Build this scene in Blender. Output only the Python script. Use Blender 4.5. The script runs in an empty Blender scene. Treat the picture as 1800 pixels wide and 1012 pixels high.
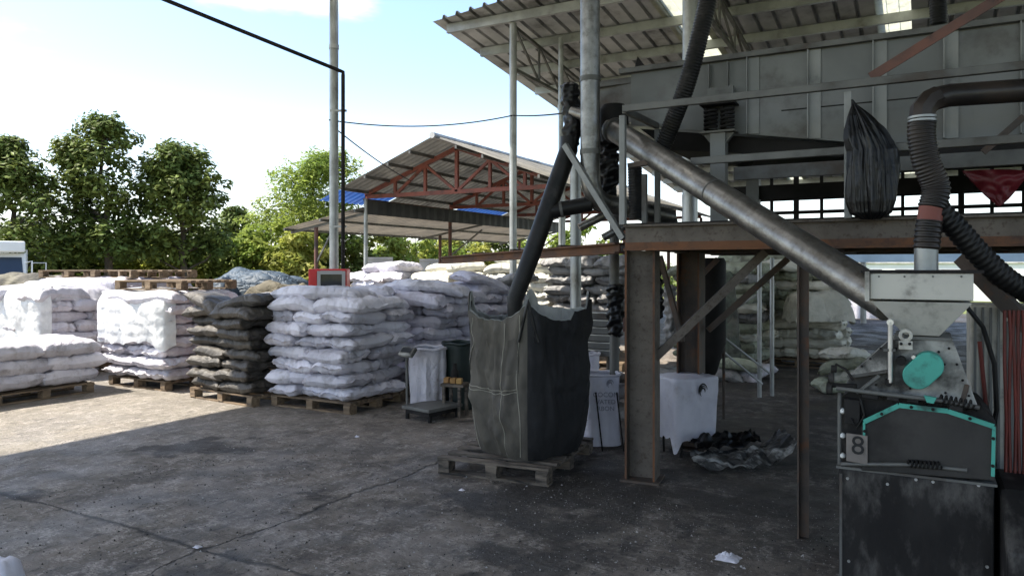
import bpy, math, random
from mathutils import Vector, Matrix, noise
random.seed(7)
scene = bpy.context.scene
COL = scene.collection
PI = math.pi
F = 1310.0; HC = 1.6; HOR = 470.0
CU, SU = 0.8757, 0.4829          # yard axes against the view direction (world x = along the platform, y = away from it)

def cam2w(X, Y, Z): return Vector((CU*X - SU*Y, SU*X + CU*Y, Z))
def P(px, py, Y): return cam2w((px-900)/F*Y, Y, HC + (HOR-py)/F*Y)
def G(px, py):
    Y = HC*F/(py-HOR); p = cam2w((px-900)/F*Y, Y, 0); return p
def PV(px, py, v):
    a = (px-900)/F; return P(px, py, v/(a*SU+CU))
def U3(u, v, z): return Vector((u, v, z))

# ---------------------------------------------------------------- materials
def mk(name, c1, c2=None, scale=4, rough=.7, metal=0, bump=0, bscale=40, dirt=None, dscale=3, dpos=.55, dw=.12,
       rnd=0, transl=0, stretch=None, spec=.4, lo=.35, hi=.65, bdist=.01, alpha=None, island=0, crease=0):
    m = bpy.data.materials.new(name); m.use_nodes = True
    nt = m.node_tree; N = nt.nodes; L = nt.links
    b = N['Principled BSDF']; out = N['Material Output']
    b.inputs['Roughness'].default_value = rough; b.inputs['Metallic'].default_value = metal
    b.inputs['Specular IOR Level'].default_value = spec
    tc = N.new('ShaderNodeTexCoord'); oi = N.new('ShaderNodeObjectInfo')
    mp = N.new('ShaderNodeMapping')
    L.new(tc.outputs['Object'], mp.inputs['Vector'])
    ml = N.new('ShaderNodeMath'); ml.operation = 'MULTIPLY'; ml.inputs[1].default_value = 53.0
    L.new(oi.outputs['Random'], ml.inputs[0]); L.new(ml.outputs[0], mp.inputs['Location'])
    if stretch: mp.inputs['Scale'].default_value = stretch
    def nz(sc, det=6, ro=.55):
        n = N.new('ShaderNodeTexNoise'); n.inputs['Scale'].default_value = sc; n.inputs['Detail'].default_value = det
        n.inputs['Roughness'].default_value = ro; L.new(mp.outputs[0], n.inputs['Vector']); return n.outputs['Fac']
    def ramp(fac, a, bb):
        r = N.new('ShaderNodeMapRange'); r.interpolation_type = 'SMOOTHSTEP'
        r.inputs[1].default_value = a; r.inputs[2].default_value = bb; L.new(fac, r.inputs[0]); return r.outputs[0]
    def mix(fac, a, bb):
        x = N.new('ShaderNodeMix'); x.data_type = 'RGBA'
        if hasattr(fac, 'links'): L.new(fac, x.inputs[0])
        else: x.inputs[0].default_value = fac
        for i, c in ((6, a), (7, bb)):
            if hasattr(c, 'links'): L.new(c, x.inputs[i])
            else: x.inputs[i].default_value = (*c, 1)
        return x.outputs[2]
    c2 = c2 or c1
    col = mix(ramp(nz(scale), lo, hi), c1, c2)
    if dirt: col = mix(ramp(nz(dscale, 9, .65), dpos-dw, dpos+dw), col, dirt)
    if rnd or island:
        h = N.new('ShaderNodeHueSaturation')
        src = oi.outputs['Random']; amt = rnd
        if island:
            g = N.new('ShaderNodeNewGeometry'); src = g.outputs['Random Per Island']; amt = island
        r = N.new('ShaderNodeMapRange'); L.new(src, r.inputs[0]); r.inputs[3].default_value = 1-amt; r.inputs[4].default_value = 1+amt
        L.new(r.outputs[0], h.inputs['Value']); L.new(col, h.inputs['Color']); col = h.outputs['Color']
    L.new(col, b.inputs['Base Color'])
    if bump:
        bp = N.new('ShaderNodeBump'); bp.inputs['Strength'].default_value = bump; bp.inputs['Distance'].default_value = bdist
        hh = nz(bscale, 5)
        if crease:      # sharp folds where two noise lobes meet
            def cr(sc, wgt):
                n = N.new('ShaderNodeTexNoise'); n.inputs['Scale'].default_value = sc; n.inputs['Detail'].default_value = 2.5; n.inputs['Distortion'].default_value = 1.2; L.new(mp.outputs[0], n.inputs['Vector'])
                a = N.new('ShaderNodeMath'); a.operation = 'SUBTRACT'; L.new(n.outputs['Fac'], a.inputs[0]); a.inputs[1].default_value = .5
                c = N.new('ShaderNodeMath'); c.operation = 'ABSOLUTE'; L.new(a.outputs[0], c.inputs[0])
                d = N.new('ShaderNodeMath'); d.operation = 'MINIMUM'; L.new(c.outputs[0], d.inputs[0]); d.inputs[1].default_value = .07
                e = N.new('ShaderNodeMath'); e.operation = 'MULTIPLY'; L.new(d.outputs[0], e.inputs[0]); e.inputs[1].default_value = wgt; return e.outputs[0]
            q = N.new('ShaderNodeMath'); q.operation = 'ADD'; L.new(cr(crease, 12), q.inputs[0]); L.new(cr(crease*2.3, 6), q.inputs[1])
            q2 = N.new('ShaderNodeMath'); q2.operation = 'MULTIPLY_ADD'; L.new(hh, q2.inputs[0]); q2.inputs[1].default_value = .5; L.new(q.outputs[0], q2.inputs[2]); hh = q2.outputs[0]
        L.new(hh, bp.inputs['Height']); L.new(bp.outputs[0], b.inputs['Normal'])
    if transl:
        t = N.new('ShaderNodeBsdfTranslucent'); L.new(col, t.inputs['Color'])
        x = N.new('ShaderNodeMixShader'); x.inputs[0].default_value = transl
        L.new(b.outputs[0], x.inputs[1]); L.new(t.outputs[0], x.inputs[2]); L.new(x.outputs[0], out.inputs['Surface'])
    if alpha is not None:
        L.new(ramp(nz(alpha[2], 6), alpha[0], alpha[1]), b.inputs['Alpha'])
    return m

M = {}
M['galv'] = mk('galvanised', (.42,.43,.42), (.30,.31,.30), 3, .45, .6, .1, 30, dirt=(.16,.15,.13), dscale=2.5, dpos=.64)
M['galv_dirty'] = mk('galvanised_sooty', (.27,.263,.245), (.19,.186,.175), 8, .36, .85, .35, 60, dirt=(.13,.12,.105), dscale=18, dpos=.60, dw=.16, bdist=.006)
M['steel_grey'] = mk('grey_steel', (.14,.14,.13), (.085,.085,.08), 3, .55, .2, .15, 25, dirt=(.06,.045,.035), dscale=3, dpos=.62)
M['panel_grey'] = mk('grey_painted_panel', (.175,.18,.172), (.13,.135,.13), 1.2, .48, .1, .2, 4, dirt=(.09,.085,.078), dscale=2.2, dpos=.62, dw=.12, bdist=.02)
M['rib_grey'] = mk('lighter_grey_rib', (.27,.275,.262), (.19,.195,.188), 2, .5, .1, .1, 20, dirt=(.09,.09,.09), dscale=4, dpos=.66)
M['black'] = mk('sooty_black', (.012,.0115,.011), (.024,.022,.021), 3, .7, 0, .2, 20, spec=.15)
M['rubber'] = mk('black_hose', (.008,.008,.008), (.016,.015,.014), 6, .42, 0, .1, 40, dirt=(.05,.046,.042), dscale=5, dpos=.66, spec=.22)
M['hose_brown'] = mk('dusty_hose', (.030,.022,.017), (.013,.011,.010), 5, .38, 0, .1, 40)
M['rust'] = mk('rusty_steel', (.10,.075,.058), (.065,.055,.048), 5, .75, .1, .3, 50, dirt=(.15,.065,.03), dscale=6, dpos=.63, dw=.1)
M['rust_web'] = mk('dusty_rusty_web', (.15,.128,.105), (.10,.085,.07), 4, .8, .1, .3, 50, dirt=(.06,.042,.032), dscale=30, dpos=.62, dw=.12)
M['rust_orange'] = mk('orange_rust', (.17,.075,.035), (.10,.055,.035), 4, .8, .05, .3, 50, dirt=(.05,.035,.03), dscale=5, dpos=.6)
M['redox'] = mk('red_oxide_paint', (.25,.075,.05), (.19,.06,.045), 3, .6, 0, .1, 30, dirt=(.10,.05,.04), dscale=4, dpos=.62)
M['redbrown'] = mk('faded_red_brown_paint', (.17,.075,.055), (.11,.06,.05), 4, .65, 0, .1, 30, dirt=(.05,.04,.038), dscale=5, dpos=.58)
M['roof_old'] = mk('weathered_roof_sheet', (.46,.46,.45), (.34,.345,.34), 2, .55, .15, .1, 20, dirt=(.10,.095,.085), dscale=1.2, dpos=.6)
M['roof_shed'] = mk('shed_roof_sheet', (.22,.21,.18), (.14,.135,.12), 2, .65, .1, .1, 20, dirt=(.09,.085,.075), dscale=1.5, dpos=.58, transl=.12)
M['roof_lean'] = mk('leanto_roof_sheet', (.30,.27,.22), (.22,.2,.17), 2, .65, .05, .1, 20, transl=.18)
M['transl'] = mk('translucent_roof_sheet', (.62,.63,.50), (.50,.51,.40), 3, .5, transl=.55, dirt=(.25,.25,.2), dscale=2.5, dpos=.6)
M['transl_fill'] = mk('added_fill_light_sheet', (.88,.88,.86), (.80,.80,.78), 3, .5, transl=.85)
M['roof_new'] = mk('pale_roof_sheet', (.50,.50,.49), (.42,.42,.41), 2, .6, .05)
M['blue_sheet'] = mk('blue_translucent_sheet', (.03,.09,.30), (.03,.11,.36), 3, .5, transl=.3)
M['dark_sheet'] = mk('dark_fascia_sheet', (.06,.06,.065), (.035,.035,.04), 3, .6)
M['wood'] = mk('pallet_wood', (.23,.17,.11), (.15,.105,.065), 3, .85, 0, .4, 30, stretch=(1,6,6), dirt=(.06,.045,.035), dscale=4, dpos=.58, rnd=.2)
M['wood_dark'] = mk('sooty_pallet_wood', (.17,.14,.11), (.10,.082,.066), 3, .85, 0, .4, 30, stretch=(1,6,6), dirt=(.022,.02,.018), dscale=4, dpos=.55, rnd=.15)
def sackmat(name, a, b, d, dpos=.6, rough=.55, transl=0, rnd=.17):
    return mk(name, a, b, 3, rough, 0, .55, 22, dirt=d, dscale=5, dpos=dpos, rnd=rnd, bdist=.012, crease=2.4, spec=.35, transl=transl)
M['sack_white'] = sackmat('white_woven_plastic', (.66,.64,.69), (.52,.505,.56), (.33,.31,.32), .60)
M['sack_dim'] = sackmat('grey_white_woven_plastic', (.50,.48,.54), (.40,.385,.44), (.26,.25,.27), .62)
M['sack_dark'] = sackmat('charcoal_woven_plastic', (.085,.075,.062), (.050,.045,.038), (.028,.025,.022), .6)
M['sack_cream'] = sackmat('cream_woven_plastic', (.62,.60,.52), (.48,.47,.40), (.28,.27,.23), .64)
M['sack_green'] = sackmat('greenish_dusty_plastic', (.36,.39,.29), (.27,.28,.21), (.13,.13,.10), .58)
M['sack_grey'] = sackmat('dusty_grey_plastic', (.30,.29,.28), (.21,.205,.20), (.10,.10,.10), .58)
M['film'] = mk('clear_stretch_film', (.85,.86,.88), (.75,.76,.78), 5, .25, 0, .7, 9, bdist=.04, alpha=(.38,.75,4), spec=.5, transl=.3)
M['film_white'] = mk('milky_film', (.84,.85,.85), (.72,.74,.75), 5, .35, 0, .6, 9, bdist=.04, alpha=(.12,.48,3), spec=.5, transl=.25)
M['white_plastic'] = mk('white_plastic_bag', (.74,.73,.80), (.62,.61,.68), 3, .45, 0, .5, 8, bdist=.03, transl=.15, dirt=(.45,.43,.45), dscale=5, dpos=.68)
M['fibc'] = mk('dusty_grey_bulk_bag', (.100,.090,.072), (.058,.053,.043), 2.5, .75, 0, .4, 14, dirt=(.05,.045,.038), dscale=3.5, dpos=.56, dw=.14, bdist=.012, stretch=(1.6,1.6,.7))
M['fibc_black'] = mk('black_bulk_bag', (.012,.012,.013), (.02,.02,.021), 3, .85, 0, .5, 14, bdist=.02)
M['fibc_in'] = mk('inner_bulk_bag', (.36,.37,.35), (.25,.26,.25), 2.5, .8, 0, .5, 12, transl=.35, bdist=.03)
M['seam'] = mk('pale_seam_tape', (.36,.34,.28), (.26,.25,.2), 6, .8)
M['tarp_blue'] = mk('faded_blue_tarp', (.05,.075,.10), (.036,.052,.068), 1.5, .6, 0, .6, 6, bdist=.06, dirt=(.085,.098,.105), dscale=2, dpos=.6, crease=1.2)
M['tarp_khaki'] = mk('khaki_tarp', (.11,.093,.055), (.08,.068,.042), 1.5, .75, 0, .4, 6, bdist=.04, dirt=(.10,.09,.06), dscale=2, dpos=.62, crease=1.2)
M['tarp_olive'] = mk('olive_tarp', (.16,.145,.10), (.10,.09,.07), 1.5, .75, 0, .4, 6, bdist=.04, dirt=(.05,.045,.04), dscale=2, dpos=.6, crease=1.2)
M['tarp_green'] = mk('green_dusty_tarp', (.10,.13,.095), (.14,.13,.105), 2.5, .75, 0, .5, 7, bdist=.05, dirt=(.05,.05,.042), dscale=3, dpos=.56, crease=1.2)
M['tarp_black'] = mk('black_tarp', (.035,.033,.03), (.06,.055,.05), 2, .6, 0, .4, 6, bdist=.04)
M['tarp_foil'] = mk('black_and_silver_sheet', (.03,.03,.03), (.06,.06,.058), 4, .4, 0, .6, 12, bdist=.03, dirt=(.42,.42,.40), dscale=4.5, dpos=.54, dw=.08, stretch=(.6,2,1))
M['bag_black'] = mk('shiny_black_plastic', (.004,.004,.0045), (.007,.007,.0075), 3, .34, 0, .4, 14, bdist=.02, spec=.35)
M['mach_light'] = mk('worn_cream_machine_paint', (.50,.49,.44), (.38,.37,.335), 2, .55, .05, .2, 20, dirt=(.028,.026,.023), dscale=3.6, dpos=.50, dw=.13)
M['mach_hopper'] = mk('hopper_sheet', (.56,.54,.47), (.47,.455,.40), 1.6, .5, .05, .15, 12, dirt=(.17,.16,.14), dscale=5, dpos=.62, dw=.10)
M['mach_dark'] = mk('sooty_machine_steel', (.013,.0122,.012), (.024,.0225,.0215), 2, .6, .1, .2, 20, dirt=(.085,.08,.074), dscale=4.2, dpos=.62, dw=.12, stretch=(2.2,1,1), spec=.2)
M['mach_plate'] = mk('dark_guard_plate', (.036,.034,.032), (.055,.051,.047), 1.2, .5, .05, .15, 14, dirt=(.016,.015,.014), dscale=2.5, dpos=.58, spec=.25)
M['teal'] = mk('teal_paint', (.065,.37,.29), (.055,.29,.23), 3, .55, 0, .15, 20, dirt=(.03,.09,.075), dscale=7, dpos=.60, dw=.1)
M['plate_num'] = mk('number_plate_wood', (.24,.21,.185), (.17,.15,.135), 4, .8, 0, .2, 30, dirt=(.07,.06,.05), dscale=5, dpos=.6)
M['ink'] = mk('black_ink', (.015,.015,.015))
M['print'] = mk('faded_print', (.27,.27,.33))
M['chrome'] = mk('bare_steel', (.6,.6,.6), (.4,.4,.4), 5, .3, .8, .05, 30)
M['red'] = mk('red_paint', (.55,.03,.03), (.45,.025,.025), 3, .45)
M['fridge'] = mk('grey_fridge_frame', (.35,.35,.35), None, 3, .45)
M['netting'] = mk('pale_blue_netting', (.50,.62,.74), (.42,.54,.66), 2, .7, transl=.5)
M['glass_dark'] = mk('dark_fridge_glass', (.02,.025,.03), (.05,.045,.045), 3, .08, 0)
M['red_hose'] = mk('red_conduit', (.17,.028,.018), (.10,.02,.014), 4, .55, dirt=(.06,.02,.015), dscale=5, dpos=.6)
M['red_tarp'] = mk('dark_red_tarp', (.13,.012,.02), (.08,.008,.012), 2, .45, 0, .4, 8, bdist=.03)
M['green_bin'] = mk('dark_green_barrel', (.02,.035,.03), (.012,.02,.018), 3, .45)
M['amber'] = mk('amber_wood', (.42,.25,.08), (.28,.15,.05), 4, .6)
M['concrete'] = mk('grey_block_wall', (.36,.34,.30), (.27,.26,.24), 1, .9, 0, .2, 20)
M['white_paint'] = mk('white_paint', (.78,.79,.76), (.70,.71,.68), 1, .6)
M['windscreen'] = mk('windscreen', (.03,.045,.07), None, 3, .1)
M['bark'] = mk('bark', (.10,.08,.055), (.06,.05,.035), 4, .9, 0, .5, 20, stretch=(4,4,1))
def leafmat(n, a, b, isl=.45, tr=.35): return mk(n, a, b, .5, .5, transl=tr, island=isl, spec=.12)
M['leaf_dark'] = leafmat('dark_leaves', (.095,.135,.033), (.15,.18,.042), .5, .25)
M['leaf_mid'] = leafmat('mid_leaves', (.10,.14,.032), (.15,.18,.045), .45, .35)
M['leaf_bright'] = leafmat('bright_leaves', (.20,.28,.05), (.28,.33,.07), .35, .5)
M['leaf_yellow'] = leafmat('yellow_green_leaves', (.28,.31,.055), (.35,.34,.085), .4, .5)

# ---------------------------------------------------------------- mesh builder
BASE = {}
class MB:
    def __init__(s): s.v = []; s.f = []; s.mi = []
    def add(s, vs, fs, mi=0):
        o = len(s.v); s.v += [Vector(v) for v in vs]
        for f in fs: s.f.append([i+o for i in f]); s.mi.append(mi)
        return s
    def box(s, c, d, rz=0, mi=0, rot=None):
        R = rot or Matrix.Rotation(rz, 3, 'Z'); c = Vector(c); x, y, z = d[0]/2, d[1]/2, d[2]/2
        vs = [c + R @ Vector((a*x, b*y, e*z)) for a in (-1,1) for b in (-1,1) for e in (-1,1)]
        return s.add(vs, [(0,1,3,2),(4,6,7,5),(0,4,5,1),(2,3,7,6),(0,2,6,4),(1,5,7,3)], mi)
    def frame(s, d):
        d = d.normalized(); up = Vector((0,0,1)) if abs(d.z) < .95 else Vector((0,1,0))
        x = d.cross(up).normalized(); y = x.cross(d).normalized(); return x, y
    def bar(s, a, b, w, h, mi=0):
        a, b = Vector(a), Vector(b); x, y = s.frame(b-a)
        vs = [p + x*(i*w/2) + y*(j*h/2) for p in (a, b) for i, j in ((-1,-1),(1,-1),(1,1),(-1,1))]
        return s.add(vs, [(3,2,1,0),(4,5,6,7),(0,1,5,4),(1,2,6,5),(2,3,7,6),(3,0,4,7)], mi)
    def ibeam(s, a, b, w, h, tf=.014, tw=.012, x=None, mi=(0,0)):
        a, b = Vector(a), Vector(b); fx, fy = s.frame(b-a)
        if x is not None: fx = Vector(x); fy = fx.cross((b-a).normalized())
        H = h/2; W = w/2; t = tw/2
        pr = [(-W,-H),(W,-H),(W,-H+tf),(t,-H+tf),(t,H-tf),(W,H-tf),(W,H),(-W,H),(-W,H-tf),(-t,H-tf),(-t,-H+tf),(-W,-H+tf)]
        n = 12; vs = [p + fx*i + fy*j for p in (a, b) for i, j in pr]
        fs = [(i, (i+1)%n, n+(i+1)%n, n+i) for i in range(n)]
        fs += [(0,1,2,11),(11,2,3,10),(10,3,4,9),(9,4,5,8),(8,5,6,7)]
        fs += [tuple(n+k for k in reversed(q)) for q in ((0,1,2,11),(11,2,3,10),(10,3,4,9),(9,4,5,8),(8,5,6,7))]
        o = len(s.f); s.add(vs, fs, mi[0])
        return s
    def tube(s, pts, r, n=12, mi=0, caps=True):
        pts = [Vector(p) for p in pts]; m = len(pts)
        rs = r if isinstance(r, (list, tuple)) else [r]*m
        t = [(pts[min(i+1,m-1)]-pts[max(i-1,0)]).normalized() for i in range(m)]
        x, y = s.frame(t[0]); vs = []
        for i in range(m):
            x = (x - t[i]*x.dot(t[i])).normalized(); y = t[i].cross(x)
            vs += [pts[i] + (x*math.cos(k*2*PI/n) + y*math.sin(k*2*PI/n))*rs[i] for k in range(n)]
        fs = [(i*n+k, i*n+(k+1)%n, (i+1)*n+(k+1)%n, (i+1)*n+k) for i in range(m-1) for k in range(n)]
        if caps: fs += [tuple(reversed(range(n))), tuple((m-1)*n+k for k in range(n))]
        return s.add(vs, fs, mi)
    def prism(s, poly, fn0, fn1, mi=0):
        n = len(poly); vs = [fn0(p) for p in poly] + [fn1(p) for p in poly]
        return s.add(vs, [tuple(range(n)), tuple(reversed(range(n, 2*n)))] + [(i, n+i, n+(i+1)%n, (i+1)%n) for i in range(n)], mi)
    def grid(s, nu, nv, fn, mi=0, closed=False):
        vs = [fn(i/nu, j/nv) for i in range(nu+1) for j in range(nv+1)]
        return s.add(vs, [(i*(nv+1)+j, (i+1)*(nv+1)+j, (i+1)*(nv+1)+j+1, i*(nv+1)+j+1) for i in range(nu) for j in range(nv)], mi)
    def lathe(s, c, prof, n=24, mi=0):
        c = Vector(c); m = len(prof)
        vs = [c + Vector((r*math.cos(k*2*PI/n), r*math.sin(k*2*PI/n), z)) for r, z in prof for k in range(n)]
        fs = [(i*n+k, i*n+(k+1)%n, (i+1)*n+(k+1)%n, (i+1)*n+k) for i in range(m-1) for k in range(n)]
        fs += [tuple(reversed(range(n))), tuple((m-1)*n+k for k in range(n))]
        return s.add(vs, fs, mi)
    def mesh(s, name, mats, smooth=False):
        me = bpy.data.meshes.new(name); me.from_pydata([tuple(v) for v in s.v], [], s.f); me.update()
        for m in (mats if isinstance(mats, (list, tuple)) else [mats]): me.materials.append(M[m] if isinstance(m, str) else m)
        me.polygons.foreach_set('material_index', s.mi)
        if smooth:
            me.polygons.foreach_set('use_smooth', [True]*len(me.polygons))
            if smooth != 2: me.set_sharp_from_angle(angle=math.radians(42))
        return me
    def build(s, name, mats, parent=None, smooth=False, bevel=0, solid=0):
        if parent is None:
            xs = [v.x for v in s.v]; ys = [v.y for v in s.v]
            base = Vector(((min(xs)+max(xs))/2, (min(ys)+max(ys))/2, min(v.z for v in s.v)))
        else: base = BASE[parent.name]
        s.v = [v-base for v in s.v]
        o = bpy.data.objects.new(name, s.mesh(name, mats, smooth)); COL.objects.link(o)
        if parent is None: o.location = base
        else: o.parent = parent
        BASE[o.name] = base
        if solid:
            q = o.modifiers.new('thick', 'SOLIDIFY'); q.thickness = solid; q.offset = -1
        if bevel:
            q = o.modifiers.new('edge', 'BEVEL'); q.width = bevel; q.segments = 2; q.limit_method = 'ANGLE'; q.angle_limit = .7
        return o

def tag(o, label, cat, group=None, kind=None):
    if label: o['label'] = label
    if cat: o['category'] = cat
    if group: o['group'] = group
    if kind: o['kind'] = kind
    return o
def thing(name, label, cat, base, group=None):
    o = bpy.data.objects.new(name, None); COL.objects.link(o); o.location = base; o.empty_display_size = .2
    BASE[o.name] = Vector(base); return tag(o, label, cat, group)
def copy_tree(o, loc, rz=None, label=None, group=None):
    r = o.copy(); COL.objects.link(r); r.location = loc
    if rz is not None: r.rotation_euler = (0, 0, rz)
    if label: r['label'] = label
    if group: r['group'] = group
    for ch in o.children:
        c = ch.copy(); COL.objects.link(c); c.parent = r
        for g in ch.children:
            d = g.copy(); COL.objects.link(d); d.parent = c
    return r
def nz3(p, sc=1.0, o=0.0): return noise.noise(Vector((p[0]*sc+o, p[1]*sc+o*.7, p[2]*sc-o)))

# text -> mesh
def text_mb(txt, size, org, xd, yd, nd, ext=.002, spacing=1.0):
    c = bpy.data.curves.new('t', 'FONT'); c.body = txt; c.size = size; c.extrude = ext; c.align_x = 'CENTER'; c.align_y = 'CENTER'; c.space_character = spacing
    c.resolution_u = 3
    o = bpy.data.objects.new('t', c); COL.objects.link(o)
    me = bpy.data.meshes.new_from_object(o.evaluated_get(bpy.context.evaluated_depsgraph_get()))
    mb = MB(); org, xd, yd, nd = Vector(org), Vector(xd).normalized(), Vector(yd).normalized(), Vector(nd).normalized()
    mb.add([org + xd*v.co.x + yd*v.co.y + nd*v.co.z for v in me.vertices], [tuple(p.vertices) for p in me.polygons])
    bpy.data.objects.remove(o); bpy.data.curves.remove(c); bpy.data.meshes.remove(me)
    return mb
SUN_E, SKY_S, CLOUD, EXPO = 3.0, .095, 5.4, 1.9
# ---------------------------------------------------------------- camera, sky, sun
cd = bpy.data.cameras.new('camera'); cam = bpy.data.objects.new('camera', cd); COL.objects.link(cam)
cam.location = (0, 0, HC); cam.rotation_euler = (PI/2, 0, math.atan2(SU, CU))
cd.sensor_width = 36; cd.lens = 36*F/1800; cd.shift_y = -(506-HOR)/1800; cd.clip_end = 2000; cd.clip_start = .05
scene.camera = cam
SD = (-.86, -.51)        # horizontal direction towards the sun
EL = math.radians(55)
sd = Vector((SD[0]*math.cos(EL), SD[1]*math.cos(EL), math.sin(EL))).normalized()
ld = bpy.data.lights.new('sun', 'SUN'); ld.energy = SUN_E; ld.angle = math.radians(.53); ld.color = (1, .93, .82)
lo = bpy.data.objects.new('sun', ld); COL.objects.link(lo); lo.rotation_euler = sd.to_track_quat('Z', 'Y').to_euler(); lo.location = (0,0,30)
w = bpy.data.worlds.new('World'); scene.world = w; w.use_nodes = True
nt = w.node_tree; N = nt.nodes; L = nt.links; bg = N['Background']
sky = N.new('ShaderNodeTexSky'); sky.sky_type = 'NISHITA'; sky.sun_disc = False; sky.sun_elevation = EL
sky.sun_rotation = math.atan2(sd.x, sd.y); sky.air_density = 1.0; sky.dust_density = 1.0; sky.ozone_density = 1.2
tc = N.new('ShaderNodeTexCoord'); mp = N.new('ShaderNodeMapping'); mp.inputs['Scale'].default_value = (1.0, 1.0, 3.4); mp.inputs['Location'].default_value = (.35, .1, .5)
L.new(tc.outputs['Generated'], mp.inputs[0])
n1 = N.new('ShaderNodeTexNoise'); n1.inputs['Scale'].default_value = 2.6; n1.inputs['Detail'].default_value = 9; n1.inputs['Roughness'].default_value = .55
L.new(mp.outputs[0], n1.inputs['Vector'])
r1 = N.new('ShaderNodeMapRange'); r1.interpolation_type = 'SMOOTHSTEP'; r1.inputs[1].default_value = .52; r1.inputs[2].default_value = .70; r1.inputs[4].default_value = .9
L.new(n1.outputs['Fac'], r1.inputs[0])
sp = N.new('ShaderNodeSeparateXYZ'); L.new(tc.outputs['Generated'], sp.inputs[0])
r2 = N.new('ShaderNodeMapRange'); r2.interpolation_type = 'SMOOTHSTEP'; r2.inputs[1].default_value = .06; r2.inputs[2].default_value = .25; r2.inputs[3].default_value = .35; r2.inputs[4].default_value = 0
L.new(sp.outputs['Z'], r2.inputs[0])
mx = N.new('ShaderNodeMath'); mx.operation = 'MAXIMUM'; L.new(r1.outputs[0], mx.inputs[0]); L.new(r2.outputs[0], mx.inputs[1])
mc = N.new('ShaderNodeMix'); mc.data_type = 'RGBA'; L.new(mx.outputs[0], mc.inputs[0]); L.new(sky.outputs[0], mc.inputs[6]); mc.inputs[7].default_value = (CLOUD, CLOUD*1.0, CLOUD*1.02, 1)
L.new(mc.outputs[2], bg.inputs['Color']); bg.inputs['Strength'].default_value = SKY_S
scene.view_settings.view_transform = 'Standard'; scene.view_settings.look = 'None'; scene.view_settings.gamma = 1; scene.view_settings.exposure = EXPO
scene.cycles.max_bounces = 10; scene.cycles.diffuse_bounces = 5; scene.cycles.transparent_max_bounces = 12

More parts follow.
